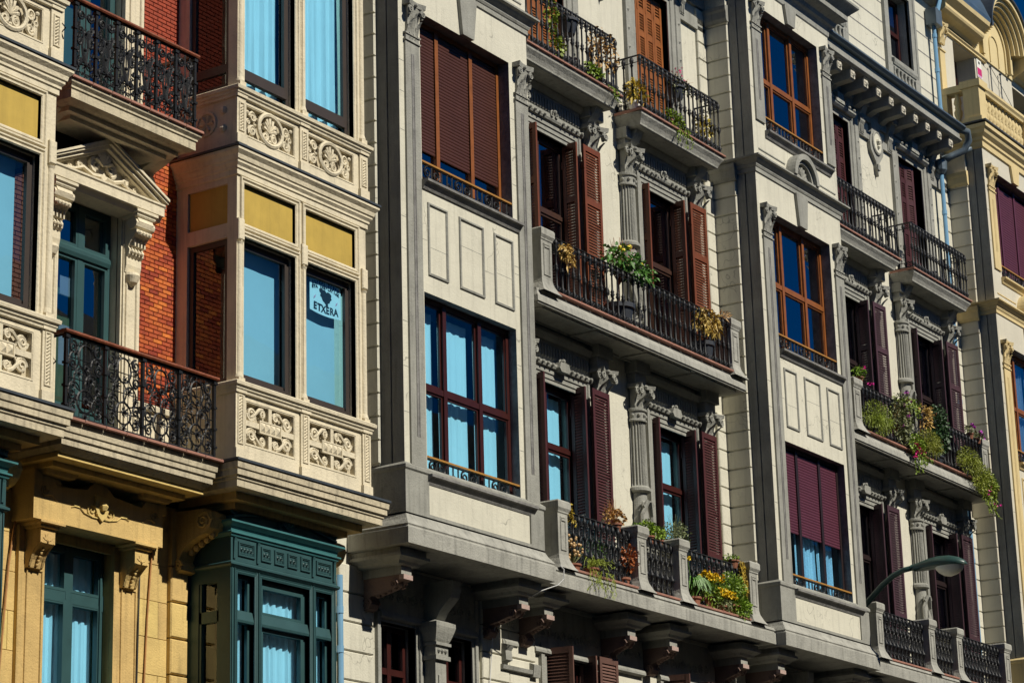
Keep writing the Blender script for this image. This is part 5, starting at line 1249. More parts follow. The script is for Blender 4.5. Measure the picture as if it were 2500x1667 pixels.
put('baluster', bme2, None, bo, loc=(O + .12, .30, 18.70))
# attic order, cornice, gable
e = MB(); e.box(O + .07, O + .30, 0, .05, 18.5, 20.28); e.box(O + .05, O + .32, 0, .07, 20.28, 20.31); po = put('pilaster', e, YTRIM, C); e = MB(); capital(e, O + .06, O + .32, .03, 20.42, 20.86, .1); put('capital', e, YTRIM, po)
e = MB(); e.moldx(18.47, O + 2.40, [(0, 20.76), (.05, 20.77), (.05, 20.80), (.08, 20.83), (.08, 20.86), (0, 20.87)]); e.moldx(18.47, O + 1.78, [(0, 20.90), (.06, 20.91), (.10, 20.95), (.22, 20.99), (.28, 21.03), (.30, 21.07), (.30, 21.13), (.36, 21.19), (.42, 21.24), (.44, 21.32), (0, 21.37)]); e.moldx(22.35, 30, [(0, 20.90), (.06, 20.91), (.10, 20.95), (.22, 20.99), (.28, 21.03), (.30, 21.07), (.30, 21.13), (.36, 21.19), (.42, 21.24), (.44, 21.32), (0, 21.37)]); co = put('cornice', e, YTRIM, C)
e = MB(); e.moldx(18.47, O + 2.0, [(.1, 21.36), (.42, 21.34), (.43, 21.42), (-.1, 22.6), (-.6, 22.6)]); put('roof', e, ROOFB, C)
g_ = MB(); gx, gz = 21.42, 21.3
def half(r0, r1, d0, d1, n=28): g_.plate([(gx + r1 * cos(pi * i / n), gz + r1 * sin(pi * i / n)) for i in range(n + 1)] + [(gx + r0 * cos(pi * (n - i) / n), gz + r0 * sin(pi * (n - i) / n)) for i in range(n + 1)], d0, d1)
g_.plate([(gx - .98, 20.87), (gx + .98, 20.87), (gx + .98, gz)] + [(gx + .98 * cos(pi * i / 28), gz + .98 * sin(pi * i / 28)) for i in range(1, 28)] + [(gx - .98, gz)], -.4, .03)
half(.55, .60, .0, .06); half(.64, .70, 0, .12); half(.69, .76, 0, .20); half(.75, .83, 0, .27); half(.82, .90, 0, .34); half(.89, .98, 0, .41); half(.20, .23, 0, .05)
for sx in (-1, 1): g_.box(gx + sx * .215 - .015, gx + sx * .215 + .015, 0, .05, 20.9, gz); g_.box(gx + sx * .575 - .025, gx + sx * .575 + .025, 0, .06, 20.9, gz); g_.box(gx + sx * .69 - .05, gx + sx * .69 + .05, 0, .12, 20.9, gz)
put('arched_gable', g_, YWALL, C)
g_ = MB(); half(.975, 1.02, -.6, .45); put('roof_edge', g_, SLATE, C)
b = MB(); bars(b, ch[0][0] + .01, ch[0][1] - .01, 18.9, 20.73, -.45, -.38, .07, [(ch[0][0] + ch[0][1]) / 2], [19.7], .08); fo = put('attic_window', b, MAHOG, C)
p = MB(); p.quad((ch[0][0], -.42, 18.9), (ch[0][1], -.42, 18.9), (ch[0][1], -.42, 20.74), (ch[0][0], -.42, 20.74)); put('pane', p, GLASSD, fo)
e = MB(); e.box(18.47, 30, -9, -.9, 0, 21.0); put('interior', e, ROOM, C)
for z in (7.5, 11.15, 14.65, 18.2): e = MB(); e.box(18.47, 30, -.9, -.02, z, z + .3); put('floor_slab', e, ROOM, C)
for q in (21.12, 21.62):
    b = MB(); b.tube([(q, .05, 19.3), (q, .05, 20.74)], .012, 5); b.ball(q, .05, 20.76, .03); put('wire_post', b, SLATE, C)
b = MB(); b.tube([(20.5, .06, 20.85), (21.12, .06, 20.74), (21.62, .06, 20.5), (22.3, .06, 20.1)], .006, 4); put('wire', b, SLATE, C)

# ================================================================== things on and in front of the facades
# ---- wall-mounted street lamp
LX = 12.36
lamp = thing('street_lamp', 'green street lamp on a curved arm jutting out beside the right bay', 'street lamp', (LX, 0, 8.1))
b = MB(); b.box(LX - .09, LX + .09, 0, .04, 8.0, 8.42); b.box(LX - .05, LX + .05, .04, .10, 8.12, 8.3); put('mounting_plate', b, LAMPG, lamp)
b = MB(); b.tube([(LX, .06, 8.2), (LX, .35, 8.44), (LX, .72, 8.73), (LX, .95, 8.93), (LX, 1.15, 9.06), (LX, 1.33, 9.125), (LX, 1.52, 9.145)], .052, 10, .04); put('arm', b, LAMPG, lamp, True)
def loft(b, secs, n=16, lo=0., hi=2 * pi):
    vs = []; m = n + 1
    for d, zc, hw, ht, hb in secs:
        for i in range(m):
            a = lo + (hi - lo) * i / n; s_ = sin(a); vs.append((LX + hw * cos(a), d, zc + (ht if s_ > 0 else hb) * s_))
    b.add(vs, [(k * m + i, k * m + i + 1, (k + 1) * m + i + 1, (k + 1) * m + i) for k in range(len(secs) - 1) for i in range(n)])
    b.f += [tuple(len(b.v) - m + i for i in range(m)), tuple(len(b.v) - len(vs) + i for i in range(m))]
b = MB(); loft(b, [(1.46, 9.145, .045, .045, .045), (1.53, 9.14, .06, .055, .06), (1.62, 9.135, .075, .08, .065), (1.75, 9.13, .115, .115, .06), (1.92, 9.125, .15, .14, .05), (2.1, 9.12, .155, .135, .04), (2.25, 9.11, .13, .10, .03), (2.34, 9.10, .07, .055, .02), (2.375, 9.095, .02, .015, .01)]); put('lamp_head', b, LAMPG, lamp, True)
b = MB(); loft(b, [(1.52, 9.10, .066, .02, .02), (1.75, 9.105, .122, .018, .018), (1.95, 9.105, .158, .016, .016), (2.15, 9.10, .158, .016, .016), (2.3, 9.095, .11, .014, .014), (2.38, 9.09, .03, .01, .01)]); put('lamp_rim', b, LAMPG, lamp, True)
b = MB(); loft(b, [(1.86, 9.09, .04, .0, .02), (1.92, 9.09, .10, .0, .09), (2.0, 9.09, .13, .0, .145), (2.1, 9.09, .135, .0, .165), (2.2, 9.09, .12, .0, .14), (2.28, 9.09, .08, .0, .09), (2.32, 9.09, .03, .0, .03)], 16, pi, 2 * pi); put('lamp_bowl', b, LAMPB, lamp, True)

# ---- cloth banner behind the lower right pane
FX0, FX1, FZ0, FZ1, FD = -1.72, -1.15, 10.02, 10.40, .715
def fz(x): return -.035 * math.sin((x - FX0) / (FX1 - FX0) * pi) * .6
b = MB(); n = 20; vs = []
for j in range(9):
    for i in range(n + 1):
        x = FX0 + (FX1 - FX0) * i / n; t = j / 8; vs.append((x, FD + .0015 * sin(9 * x + 2 * t), FZ0 + (FZ1 - FZ0) * t + fz(x) * (1 - t)))
m = n + 1; b.add(vs, [(j * m + i, j * m + i + 1, (j + 1) * m + i + 1, (j + 1) * m + i) for j in range(8) for i in range(n)])
flag = tag(put('banner', b, CLOTH), 'small white cloth banner with black map and word ETXERA behind the window', 'banner')
def text(s, x, z, size, ang, m, parent, d=FD + .003, bold=0.004):
    cu = bpy.data.curves.new('lettering', 'FONT'); cu.body = s; cu.size = size; cu.align_x = 'CENTER'; cu.offset = bold
    to = bpy.data.objects.new('tmp', cu); COL.objects.link(to); dg = bpy.context.evaluated_depsgraph_get()
    me = bpy.data.meshes.new_from_object(to.evaluated_get(dg)); bpy.data.objects.remove(to)
    me.name = 'lettering'; me.materials.clear(); me.materials.append(m)
    o = put('lettering', me, None, parent); o.matrix_basis = Matrix.Translation((x, -d, z)) @ Matrix.Rotation(pi / 2, 4, 'X') @ Matrix.Rotation(ang, 4, 'Z'); return o
fc = (FX0 + FX1) / 2
for s, zz, sz, curve in (('EUSKAL PRESO', 10.358, .046, .10), ('ETA IHESLARIAK', 10.312, .046, .10), ('ETXERA', 10.035, .118, -.05)):
    k = len(s); W_ = .50 if sz < .1 else .46
    for i, ch_ in enumerate(s):
        if ch_ == ' ': continue
        t = (i + .5) / k - .5; text(ch_, fc + W_ * t, zz - curve * t * t * 1.3 + (.0 if sz < .1 else 0), sz, -curve * 2.6 * t, BLACK, flag)
mp = [(-.10, .10), (-.06, .115), (-.045, .10), (-.01, .105), (.01, .08), (.04, .095), (.075, .085), (.095, .06), (.085, .03), (.10, .015), (.075, -.01), (.06, -.045), (.035, -.05), (.04, -.085), (.03, -.11), (.0, -.10), (.005, -.075), (-.02, -.05), (-.045, -.035), (-.06, .0), (-.085, .02), (-.075, .05), (-.095, .07)]
b = MB(); b.plate([(fc + x * 1.15, 10.205 + z * .92) for x, z in mp], FD + .001, FD + .004); put('map_silhouette', b, BLACK, flag)
for sx in (-1, 1): b = MB(); b.plate([(fc + sx * .20 - .02, 10.16), (fc + sx * .20 + .012, 10.18), (fc + sx * .20 + .02, 10.215), (fc + sx * .20 - .008, 10.19)], FD + .001, FD + .004); put('pink_mark', b, PINK, flag)

# ---- placard on the yellow building
b = MB(); b.box(20.50, 20.73, .005, .02, 20.36, 20.74); sg = tag(put('placard', b, PAPER), 'white and magenta placard fixed to the wall above the stone balustrade', 'sign')
b = MB(); b.box(20.512, 20.718, .02, .023, 20.41, 20.56); put('colour_block', b, MAGENTA, sg)
b = MB(); b.box(20.58, 20.65, .02, .023, 20.65, 20.70); put('printed_mark', b, BLACK, sg)
b = MB(); b.box(20.53, 20.70, .02, .023, 20.375, 20.395); put('printed_line', b, FV, sg)

# ---- loose white cable below the left bay
b = MB(); b.tube([(3.06, .90, 7.83), (3.10, .93, 7.78), (3.10, .92, 7.66), (3.03, .88, 7.58), (2.85, .75, 7.50), (2.72, .5, 7.36), (2.70, .2, 7.25), (2.72, .10, 7.0), (2.70, .07, 6.6), (2.66, .07, 6.3)], .007, 5); put('cable', b, CABLEW, B)

# ---- plants
def rdir(up=.0):
    v = Vector((RND.gauss(0, 1), RND.gauss(0, 1), RND.gauss(0, 1) + up)); return v.normalized()
def bush(b, c, r, n, L, w, up=.3, droop=.25):
    for _ in range(int(n * 1.5)):
        v = rdir(); k = RND.random() ** .45; p = (c[0] + v.x * r[0] * k, c[1] + v.y * r[1] * k, c[2] + v.z * r[2] * k)
        dv = (v + rdir() * .8 + Vector((0, 0, up))).normalized(); s_ = RND.uniform(.6, 1.25); b.leaf(p, dv, L * s_, w * s_, None, droop)
    return b
def twigs(b, base, c, r, n, t=.006):
    for _ in range(n):
        v = rdir(.5); e = (c[0] + v.x * r[0] * .8, c[1] + v.y * r[1] * .8, c[2] + v.z * r[2] * .8); mid = tuple((base[i] + e[i]) / 2 + RND.uniform(-.03, .03) for i in range(3)); b.tube([base, mid, e], t, 4, t * .4)
    return b
def strands(b, starts, length, nl, L, w, drift=.06):
    for s_ in starts:
        x, d, z = s_; l = length * RND.uniform(.55, 1.1); k = 8; pts = [(x, d, z)]
        for i in range(k): x += RND.uniform(-drift, drift); d += RND.uniform(-.02, .03); z -= l / k * RND.uniform(.5, 1.3); pts.append((x, d, z))
        b.tube(pts, .0035, 3)
        for _ in range(nl):
            i = RND.randrange(k); t = RND.random(); p = tuple(pts[i][q] * (1 - t) + pts[i + 1][q] * t for q in range(3)); b.leaf(p, rdir(-.2), L * RND.uniform(.6, 1.2), w, None, .3)
    return b
def fronds(b, base, n, length, spread, nl, L, w, up=1., outd=.2):
    for _ in range(n):
        a = RND.uniform(0, 2 * pi); s_ = RND.uniform(.5, 1) * spread; l = length * RND.uniform(.6, 1.1); pts = []
        for i in range(8):
            t = i / 7; pts.append((base[0] + cos(a) * s_ * t, base[1] + (sin(a) * .5 * s_ + outd) * t, base[2] + l * up * (t * 1.5 - t * t * RND.uniform(1.3, 1.7))))
        b.tube(pts, .003, 3)
        for _ in range(nl):
            i = RND.randrange(7); t = RND.random(); p = tuple(pts[i][q] * (1 - t) + pts[i + 1][q] * t for q in range(3)); b.leaf(p, rdir(.2), L * RND.uniform(.6, 1.3), w, None, .1)
    return b
def blooms(b, pts, r, n=7):
    for p in pts:
        for _ in range(n): b.leaf(p, rdir(.3), r, r * .5, None, 0)
    return b
def scatter(c, r, n): return [tuple(c[i] + RND.uniform(-1, 1) * r[i] for i in range(3)) for _ in range(n)]
def pot(b, x, d, z0, r, h): return b.lathe(x, d, [(r * .7, z0), (r * .95, z0 + h * .8), (r * 1.1, z0 + h * .82), (r * 1.1, z0 + h), (r * .95, z0 + h), (r * .9, z0 + h * .9)], 12)
def plant(name, label, base, parts, group=None):
    t = thing(name, label, 'plant', base, group)
    for nm, mb, m_ in parts: put(nm, mb, m_, t)
    return t
T1, T2, T3 = 7.885, 11.59, 15.04            # balcony floor levels
def P_(x, d, z, r=.10, h=.18): return ('pot', pot(MB(), x, d, z, r, h), POT)
def PD_(x, d, z, r=.10, h=.18): return ('pot', pot(MB(), x, d, z, r * .8, h * .8), POTD)
# first floor balcony between the bays
plant('hanging_succulent', 'yellow hanging succulent spilling over the leftmost pedestal of the flower balcony', (3.80, .5, 8.6), [('pot', pot(MB(), 3.80, .46, 8.60, .07, .10), POT), ('bracket', MB().tube([(3.66, .46, 8.62), (3.86, .46, 8.60)], .01, 4), IRON), ('foliage', strands(bush(MB(), (3.80, .52, 8.74), (.12, .09, .06), 40, .07, .012, 0), [(3.74 + .025 * i, .58, 8.74) for i in range(7)], .28, 26, .04, .009, .02), LY)])
b = MB(); fl = MB()
for _ in range(34):
    x, d, z = 3.86 + RND.gauss(0, .12), .60 + RND.uniform(-.07, .08), T1 + .16 + RND.random() * .32; b.tube([(3.86, .58, T1 + .1), (x, d, z - .03)], .004, 3); fl.ball(x, d, z, RND.uniform(.016, .026), 7)
plant('cactus_cluster', 'cluster of round straw coloured heads beside the left pedestal of the flower balcony', (3.86, .58, T1), [P_(3.86, .58, T1, .11, .12), ('stem', b, LGG), ('flower_head', fl, FT)])
plant('asparagus_fern', 'feathery asparagus fern trailing over the edge of the flower balcony', (4.30, .6, T1), [P_(4.28, .60, T1, .10, .13), ('foliage', strands(fronds(MB(), (4.28, .62, T1 + .12), 26, .30, .32, 34, .034, .0035, 1.0, .12), [(4.05 + .05 * i, .73 + .01 * (i % 3), T1 + .08) for i in range(12)], .36, 44, .034, .0035, .03), LF)])
plant('leafy_fern', 'upright green fern behind the railing in the first bay of the flower balcony', (4.62, .42, T1), [P_(4.62, .42, T1, .11, .2), ('foliage', bush(MB(), (4.62, .45, T1 + .42), (.2, .14, .22), 420, .05, .008, .2), LG)])
plant('dried_geranium', 'orange-leaved geranium with dry twigs in a clay pot on the railing', (5.10, .5, 8.62), [('pot', pot(MB(), 5.10, .50, 8.62, .09, .13), POT), ('hook', MB().tube([(5.02, .56, 8.68), (5.02, .50, 8.60), (5.18, .50, 8.60), (5.18, .56, 8.68)], .007, 4), IRON), ('foliage', bush(MB(), (5.08, .5, 8.84), (.2, .12, .11), 130, .05, .022, .2), LO), ('twigs', twigs(MB(), (5.1, .5, 8.76), (5.08, .5, 8.96), (.26, .12, .17), 34, .0035), LR)])
plant('rust_succulent', 'rust orange succulent pushing through the railing next to the second pedestal', (5.30, .55, T1), [P_(5.24, .50, T1, .10, .16), ('stem', twigs(MB(), (5.24, .5, T1 + .15), (5.26, .56, 8.3), (.2, .08, .15), 10, .008), LR), ('foliage', bush(MB(), (5.26, .60, 8.30), (.22, .09, .17), 170, .045, .018, .3), LR)])
plant('potted_succulent', 'small green succulent in a clay pot just right of the second pedestal', (5.70, .5, 8.66), [('pot', pot(MB(), 5.70, .50, 8.62, .07, .10), POT), ('hook', MB().tube([(5.64, .56, 8.68), (5.64, .50, 8.61), (5.76, .50, 8.61)], .006, 4), IRON), ('foliage', bush(MB(), (5.69, .5, 8.79), (.1, .08, .07), 90, .045, .018, .5), LB)])
plant('jade_plant', 'bright green jade plant along the rail between the two middle pedestals', (6.08, .5, 8.64), [('pot', pot(pot(MB(), 5.98, .50, 8.62, .075, .11), 6.22, .5, 8.60, .075, .11), POT), ('hook', MB().tube([(5.90, .56, 8.68), (5.90, .50, 8.60), (6.30, .50, 8.59)], .006, 4), IRON), ('foliage', bush(bush(MB(), (5.96, .5, 8.84), (.15, .1, .11), 170, .045, .018, .5), (6.20, .5, 8.80), (.17, .1, .09), 170, .045, .018, .5), LB)])
plant('grey_bush', 'loose grey-green bush with thin twigs behind the third pedestal', (6.80, .42, 8.3), [('pot', pot(MB(), 6.80, .40, 8.45, .12, .22), POT), ('stand', MB().box(6.70, 6.90, .3, .5, T1, 8.45), IRON), ('foliage', bush(MB(), (6.82, .45, 8.90), (.28, .16, .19), 330, .04, .013, .2), LGG), ('twigs', twigs(MB(), (6.8, .42, 8.66), (6.80, .45, 9.0), (.34, .14, .24), 24, .004), LGG)])
b = MB()
for i in range(46):
    a = RND.uniform(-1.3, 1.3); l = RND.uniform(.35, .7); bx, bd = 7.02 + RND.uniform(-.06, .06), .55; pts = []
    for j in range(7):
        t = j / 6; pts.append((bx + sin(a) * l * .75 * t, bd + .16 * t * abs(cos(a)) + .05 * t, T1 + .12 + l * (1.7 * t - 1.45 * t * t)))
    wv = .014; vs = []
    for j, p in enumerate(pts): q = wv * (1 - .75 * (j / 6) ** 2); vs += [(p[0] - q * cos(a), p[1] - q * .6, p[2]), (p[0] + q * cos(a), p[1] + q * .6, p[2])]
    b.add(vs, [(2 * j, 2 * j + 1, 2 * j + 3, 2 * j + 2) for j in range(6)])
fl = blooms(MB(), scatter((6.86, .60, 8.52), (.03, .03, .06), 5), .035)
plant('strap_leaf_plant', 'plant with long arching strap leaves right of the third pedestal', (7.02, .55, T1), [P_(7.02, .55, T1, .12, .15), ('foliage', b, LG), ('flower_stem', MB().tube([(7.0, .55, T1 + .1), (6.9, .6, 8.3), (6.86, .60, 8.52)], .005, 4), LG), ('flowers', fl, FY)])
plant('yellow_daisy_bush', 'yellow flowering bush in the upper middle of the right balcony section', (7.42, .58, T1), [P_(7.42, .52, T1, .13, .2), ('foliage', bush(MB(), (7.42, .62, 8.18), (.28, .14, .22), 600, .05, .012, .3), LB), ('flowers', blooms(MB(), scatter((7.40, .66, 8.36), (.27, .06, .055), 90), .036, 8), FY)])
plant('trailing_daisy', 'low mound of yellow flowers and round rosettes on the tile edge', (7.70, .64, T1), [P_(7.70, .58, T1, .12, .12), ('foliage', bush(MB(), (7.70, .64, 8.02), (.25, .09, .12), 330, .04, .017, .4), LGG), ('flowers', blooms(MB(), scatter((7.72, .71, 8.165), (.25, .04, .045), 80), .034, 8), FY)])
plant('green_shrub', 'dense bright green shrub filling the right end of the flower balcony', (8.12, .58, T1), [P_(8.12, .52, T1, .15, .2), ('foliage', bush(bush(MB(), (8.02, .63, 8.30), (.32, .16, .22), 1000, .045, .010, .3), (8.20, .66, 8.05), (.26, .12, .18), 850, .040, .012, .3), LB)])
plant('yellow_trailer', 'yellow trailing succulent hanging from a clay pot by the rightmost pedestal', (8.28, .5, 8.66), [('pot', pot(MB(), 8.28, .52, 8.63, .10, .12), POT), ('hook', MB().tube([(8.2, .56, 8.68), (8.2, .50, 8.62), (8.36, .50, 8.62)], .006, 4), IRON), ('foliage', bush(MB(), (8.26, .52, 8.78), (.14, .1, .05), 110, .04, .015, .3), LB), ('strands', strands(MB(), [(8.33 + .018 * i, .62, 8.74) for i in range(8)], .68, 46, .032, .012, .015), LY)])
# second floor balcony
plant('withered_plant', 'withered golden leaves hanging at the left end of the second floor railing', (4.02, .5, 12.3), [('foliage', strands(bush(MB(), (4.02, .54, 12.27), (.10, .05, .07), 50, .09, .016, -.3, .5), [(3.92 + .04 * i, .55, 12.30) for i in range(6)], .32, 14, .08, .016, .02), LO), ('basket', MB().box(3.9, 4.14, .40, .48, 12.24, 12.36), POTD)])
lm = MB(); lm = blooms(lm, [], 0)
for p in ((5.53, .5, 12.72), (5.72, .52, 12.76), (5.80, .5, 12.80), (5.62, .5, 12.70), (6.12, .5, 12.62)): lm.ball(*p, .034, 8)
plant('lemon_tree', 'small lemon tree with yellow fruit standing on the second floor balcony', (5.72, .36, T2), [('pot', pot(MB(), 5.72, .34, T2 + .01, .20, .36), POTD), ('trunk', twigs(MB().tube([(5.72, .34, T2 + .3), (5.70, .35, 12.25), (5.72, .38, 12.5)], .018, 6), (5.71, .36, 12.25), (5.72, .42, 12.66), (.55, .16, .32), 30, .006), LR), ('foliage', bush(bush(bush(MB(), (5.62, .45, 12.60), (.42, .16, .17), 170, .085, .026, .1, .35), (5.95, .48, 12.52), (.30, .16, .20), 130, .08, .025, .1, .35), (6.30, .5, 12.50), (.16, .1, .12), 34, .07, .022, .1, .35), LG), ('lemon', lm, LEM)])
plant('dry_foliage_plant', 'dry straw coloured plant behind the right end of the second floor railing', (8.0, .42, T2), [('pot', pot(MB(), 8.0, .38, T2 + .01, .16, .34), POTD), ('foliage', strands(bush(MB(), (8.0, .46, 12.26), (.36, .09, .2), 190, .10, .018, -.1, .5), [(7.75 + .06 * i, .5, 12.36) for i in range(9)], .4, 14, .09, .016, .03), LO), ('stem', twigs(MB(), (8.0, .4, T2 + .3), (8.0, .45, 12.2), (.3, .08, .2), 14, .006), LR)])
plant('grass_tuft', 'tuft of pale dry grass on top of the right stone pedestal', (8.64, .4, 12.44), [('foliage', fronds(MB(), (8.60, .42, 12.44), 20, .10, .16, 0, .01, .01, 1., .04), FT), ('blades', bush(MB(), (8.58, .45, 12.47), (.14, .05, .03), 50, .1, .008, .2, .3), FT)])
# top floor balconies
plant('ivy', 'green ivy climbing the railing of the left top balcony', (4.1, .4, T3), [P_(4.15, .32, T3, .12, .18), ('foliage', bush(bush(MB(), (4.2, .42, 15.28), (.2, .05, .16), 110, .055, .022, .1), (4.05, .43, 15.7), (.14, .04, .3), 120, .055, .022, .1), LB), ('stem', MB().tube([(4.15, .32, T3 + .15), (4.2, .4, 15.5), (4.0, .43, 15.95)], .006, 4), LG)])
plant('hanging_basket', 'dark hanging basket inside the left top balcony railing', (4.62, .34, 15.7), [('pot', pot(MB(), 4.62, .33, 15.62, .15, .22), POTD), ('hook', MB().tube([(4.62, .33, 15.84), (4.62, .40, 15.92)], .008, 4), IRON), ('foliage', bush(MB(), (4.62, .34, 15.84), (.18, .1, .05), 70, .05, .018, .1), LD)])
plant('autumn_creeper', 'ochre autumn creeper over the right end of the left top balcony railing', (5.4, .4, T3), [P_(5.35, .3, T3, .12, .18), ('stem', twigs(MB(), (5.35, .3, T3 + .15), (5.4, .42, 15.62), (.45, .05, .35), 16, .004), LR), ('foliage', bush(MB(), (5.38, .44, 15.62), (.46, .05, .34), 170, .055, .02, .0), LO)])
plant('green_trailer', 'green trailing plant along the tile edge of the left top balcony', (5.1, .42, T3), [P_(5.05, .36, T3, .10, .14), ('foliage', strands(bush(MB(), (5.12, .44, 15.22), (.28, .05, .10), 190, .05, .02, .1), [(5.4 + .06 * i, .49, 15.1) for i in range(4)], .22, 14, .04, .014, .04), LB)])
plant('variegated_plant', 'yellow variegated plant in a white pot at the left end of the right top balcony', (6.44, .3, T3), [('pot', pot(MB(), 6.47, .30, T3 + .01, .10, .17), POTW), ('foliage', bush(MB(), (6.48, .34, 15.38), (.2, .1, .16), 120, .11, .024, .3, .35), LY), ('stem', twigs(MB(), (6.47, .3, T3 + .15), (6.48, .33, 15.36), (.14, .08, .14), 10, .005), LG)])
plant('creeping_plant', 'yellow-green creeper hanging over the tiles of the right top balcony', (7.35, .42, T3), [P_(7.3, .34, T3, .11, .15), ('foliage', strands(bush(MB(), (7.35, .44, 15.22), (.32, .06, .12), 240, .045, .017, .1), [(7.3 + .07 * i, .50, 15.12) for i in range(7)], .36, 18, .036, .013, .04), LB)])
plant('rail_vine', 'thin vine with tiny pink flowers along the rail of the right top balcony', (7.65, .4, 15.7), [('pot', pot(MB(), 7.62, .34, 15.62, .14, .2), POTD), ('hook', MB().tube([(7.62, .34, 15.8), (7.62, .43, 15.92)], .008, 4), IRON), ('foliage', bush(MB(), (7.66, .42, 15.84), (.42, .06, .14), 130, .04, .016, .2), LGG), ('stem', twigs(MB(), (7.62, .36, 15.8), (7.7, .42, 15.92), (.5, .06, .24), 16, .004), LR), ('flowers', blooms(MB(), scatter((7.55, .44, 16.02), (.25, .05, .12), 12), .022, 5), FP)])
plant('yellow_shrub', 'yellow shrub beside the right end of the right top balcony', (8.42, .32, T3), [P_(8.42, .30, T3, .12, .2), ('foliage', bush(MB(), (8.42, .36, 15.40), (.2, .1, .2), 170, .06, .02, .2), LY)])
for x, lb in ((7.93, 'small white pot beside the creeper on the right top balcony'), (8.62, 'small white pot at the far right end of the right top balcony')):
    o = thing('flower_pot', lb, 'pot', (x, .38, T3)); put('pot', pot(MB(), x, .38, T3 + .02, .055, .10), POTW, o); put('foliage', bush(MB(), (x, .38, T3 + .15), (.07, .05, .04), 40, .04, .014, .4), LG, o)
# second floor balcony of the far section
plant('asparagus_bush', 'light green asparagus bush at the left of the far flowering balcony', (13.5, .5, T2), [PD_(13.45, .45, T2, .16, .2), ('foliage', fronds(bush(MB(), (13.50, .56, 11.92), (.50, .15, .28), 1700, .04, .005, .1), (13.5, .52, 11.75), 46, .5, .5, 20, .04, .005, 1., .06), LF)])
plant('red_geranium', 'geranium with red-pink blooms above the left pedestal of the far balcony', (13.15, .45, 12.42), [('pot', pot(MB(), 13.13, .44, 12.42, .08, .12), POT), ('foliage', bush(MB(), (13.13, .46, 12.62), (.13, .1, .1), 90, .05, .022, .3), LB), ('flowers', blooms(MB(), [(13.24, .5, 12.70), (13.40, .5, 12.47), (13.52, .5, 12.49), (13.20, .52, 12.66)], .05, 9), FP), ('stem', MB().tube([(13.14, .46, 12.55), (13.3, .49, 12.52), (13.52, .5, 12.47)], .005, 4), LG)])
plant('sword_fern', 'sword fern with upright fronds behind the rail of the far flowering balcony', (14.95, .35, T2), [('pot', pot(MB(), 14.95, .33, 12.1, .16, .22), POT), ('stand', MB().box(14.85, 15.05, .25, .42, T2, 12.1), IRON), ('foliage', fronds(MB(), (14.95, .36, 12.30), 40, .62, .5, 44, .07, .009, 1.0, .1), LF)])
plant('climbing_rose', 'climbing plant with pink and violet blooms at the middle left of the far balcony', (14.45, .5, T2), [PD_(14.4, .42, T2, .14, .2), ('stem', twigs(MB(), (14.4, .44, T2 + .2), (14.45, .52, 12.15), (.36, .07, .4), 20, .005), LR), ('foliage', bush(MB(), (14.45, .57, 12.10), (.38, .09, .44), 620, .05, .02, .1), LGG), ('flowers', blooms(MB(), [(14.64, .6, 12.58), (14.50, .6, 12.32), (14.58, .62, 12.14), (14.42, .6, 11.95), (14.85, .62, 11.82), (14.70, .62, 12.44)], .05, 9), FV)])
plant('hanging_geranium', 'pink flowering plant hanging below the middle of the far balcony edge', (14.8, .62, T2), [PD_(14.75, .52, T2, .10, .13), ('foliage', strands(bush(MB(), (14.78, .66, 11.70), (.28, .08, .16), 420, .045, .017, 0), [(14.62 + .05 * i, .68, 11.66) for i in range(9)], .46, 30, .042, .016, .04), LB), ('flowers', blooms(MB(), scatter((14.82, .70, 11.52), (.26, .04, .14), 10), .045, 8), FP)])
plant('low_asparagus', 'mound of fine asparagus in the middle of the far flowering balcony', (15.5, .52, T2), [PD_(15.5, .48, T2, .14, .16), ('foliage', fronds(bush(MB(), (15.5, .58, 11.88), (.42, .13, .24), 1300, .04, .005, .1), (15.5, .54, 11.75), 30, .36, .4, 18, .04, .005, 1., .06), LF)])
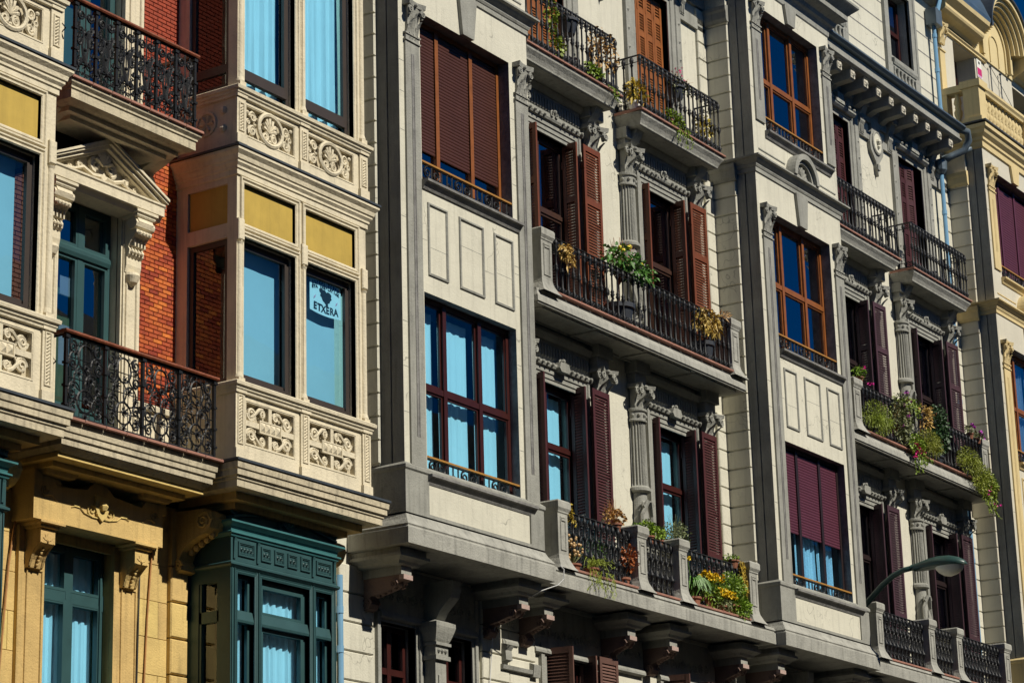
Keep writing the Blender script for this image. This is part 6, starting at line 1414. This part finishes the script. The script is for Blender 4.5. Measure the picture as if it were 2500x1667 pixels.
plant('dark_shrub', 'tall dark green shrub right of the middle of the far flowering balcony', (16.1, .42, T2), [PD_(16.1, .40, T2, .17, .25), ('trunk', twigs(MB(), (16.1, .4, T2 + .2), (16.1, .46, 12.25), (.28, .12, .4), 14, .008), LR), ('foliage', bush(MB(), (16.1, .50, 12.25), (.30, .15, .46), 700, .055, .022, .2), LD)])
plant('mixed_foliage', 'ochre leaved plant between the fern and the dark shrub', (15.6, .4, T2), [PD_(15.6, .36, T2, .12, .2), ('foliage', bush(MB(), (15.62, .48, 12.36), (.22, .1, .26), 170, .06, .02, .1), LO), ('stem', twigs(MB(), (15.6, .38, T2 + .2), (15.62, .46, 12.3), (.18, .08, .25), 10, .005), LR)])
plant('cascading_asparagus', 'long asparagus cascading over the right end of the far flowering balcony', (17.1, .55, T2), [PD_(17.0, .5, T2, .15, .18), ('foliage', fronds(bush(bush(MB(), (17.05, .62, 11.86), (.48, .13, .24), 1200, .04, .006, .0), (17.45, .68, 11.60), (.40, .11, .28), 1300, .04, .008, -.1), (17.05, .56, 11.75), 30, .36, .5, 20, .04, .006, 1., .1), LF)])
plant('cascading_creeper', 'mixed creeper with pink flowers hanging at the far right balcony corner', (17.72, .58, T2), [PD_(17.65, .5, T2, .12, .15), ('foliage', strands(bush(MB(), (17.74, .66, 11.55), (.32, .11, .26), 700, .045, .017, -.1), [(17.45 + .05 * i, .68, 11.55) for i in range(11)], .62, 30, .04, .016, .05), LB), ('flowers', blooms(MB(), scatter((17.78, .70, 11.40), (.3, .04, .2), 12), .035, 7), FP)])
plant('violet_geranium', 'violet flowered geranium on the rail near the right pedestal of the far balcony', (17.6, .5, 12.3), [('pot', pot(pot(MB(), 17.50, .48, 12.36, .07, .1), 17.84, .48, 12.34, .07, .1), POT), ('hook', MB().tube([(17.42, .5, 12.38), (17.42, .48, 12.35), (17.92, .48, 12.34)], .006, 4), IRON), ('foliage', bush(bush(MB(), (17.48, .5, 12.52), (.13, .07, .08), 80, .045, .018, .2), (17.84, .5, 12.48), (.12, .07, .06), 80, .045, .018, .2), LGG), ('flowers', blooms(MB(), [(17.55, .52, 12.62), (17.58, .53, 12.58), (17.90, .54, 12.52), (17.95, .54, 12.46), (17.86, .54, 12.55)], .05, 9), FV)])
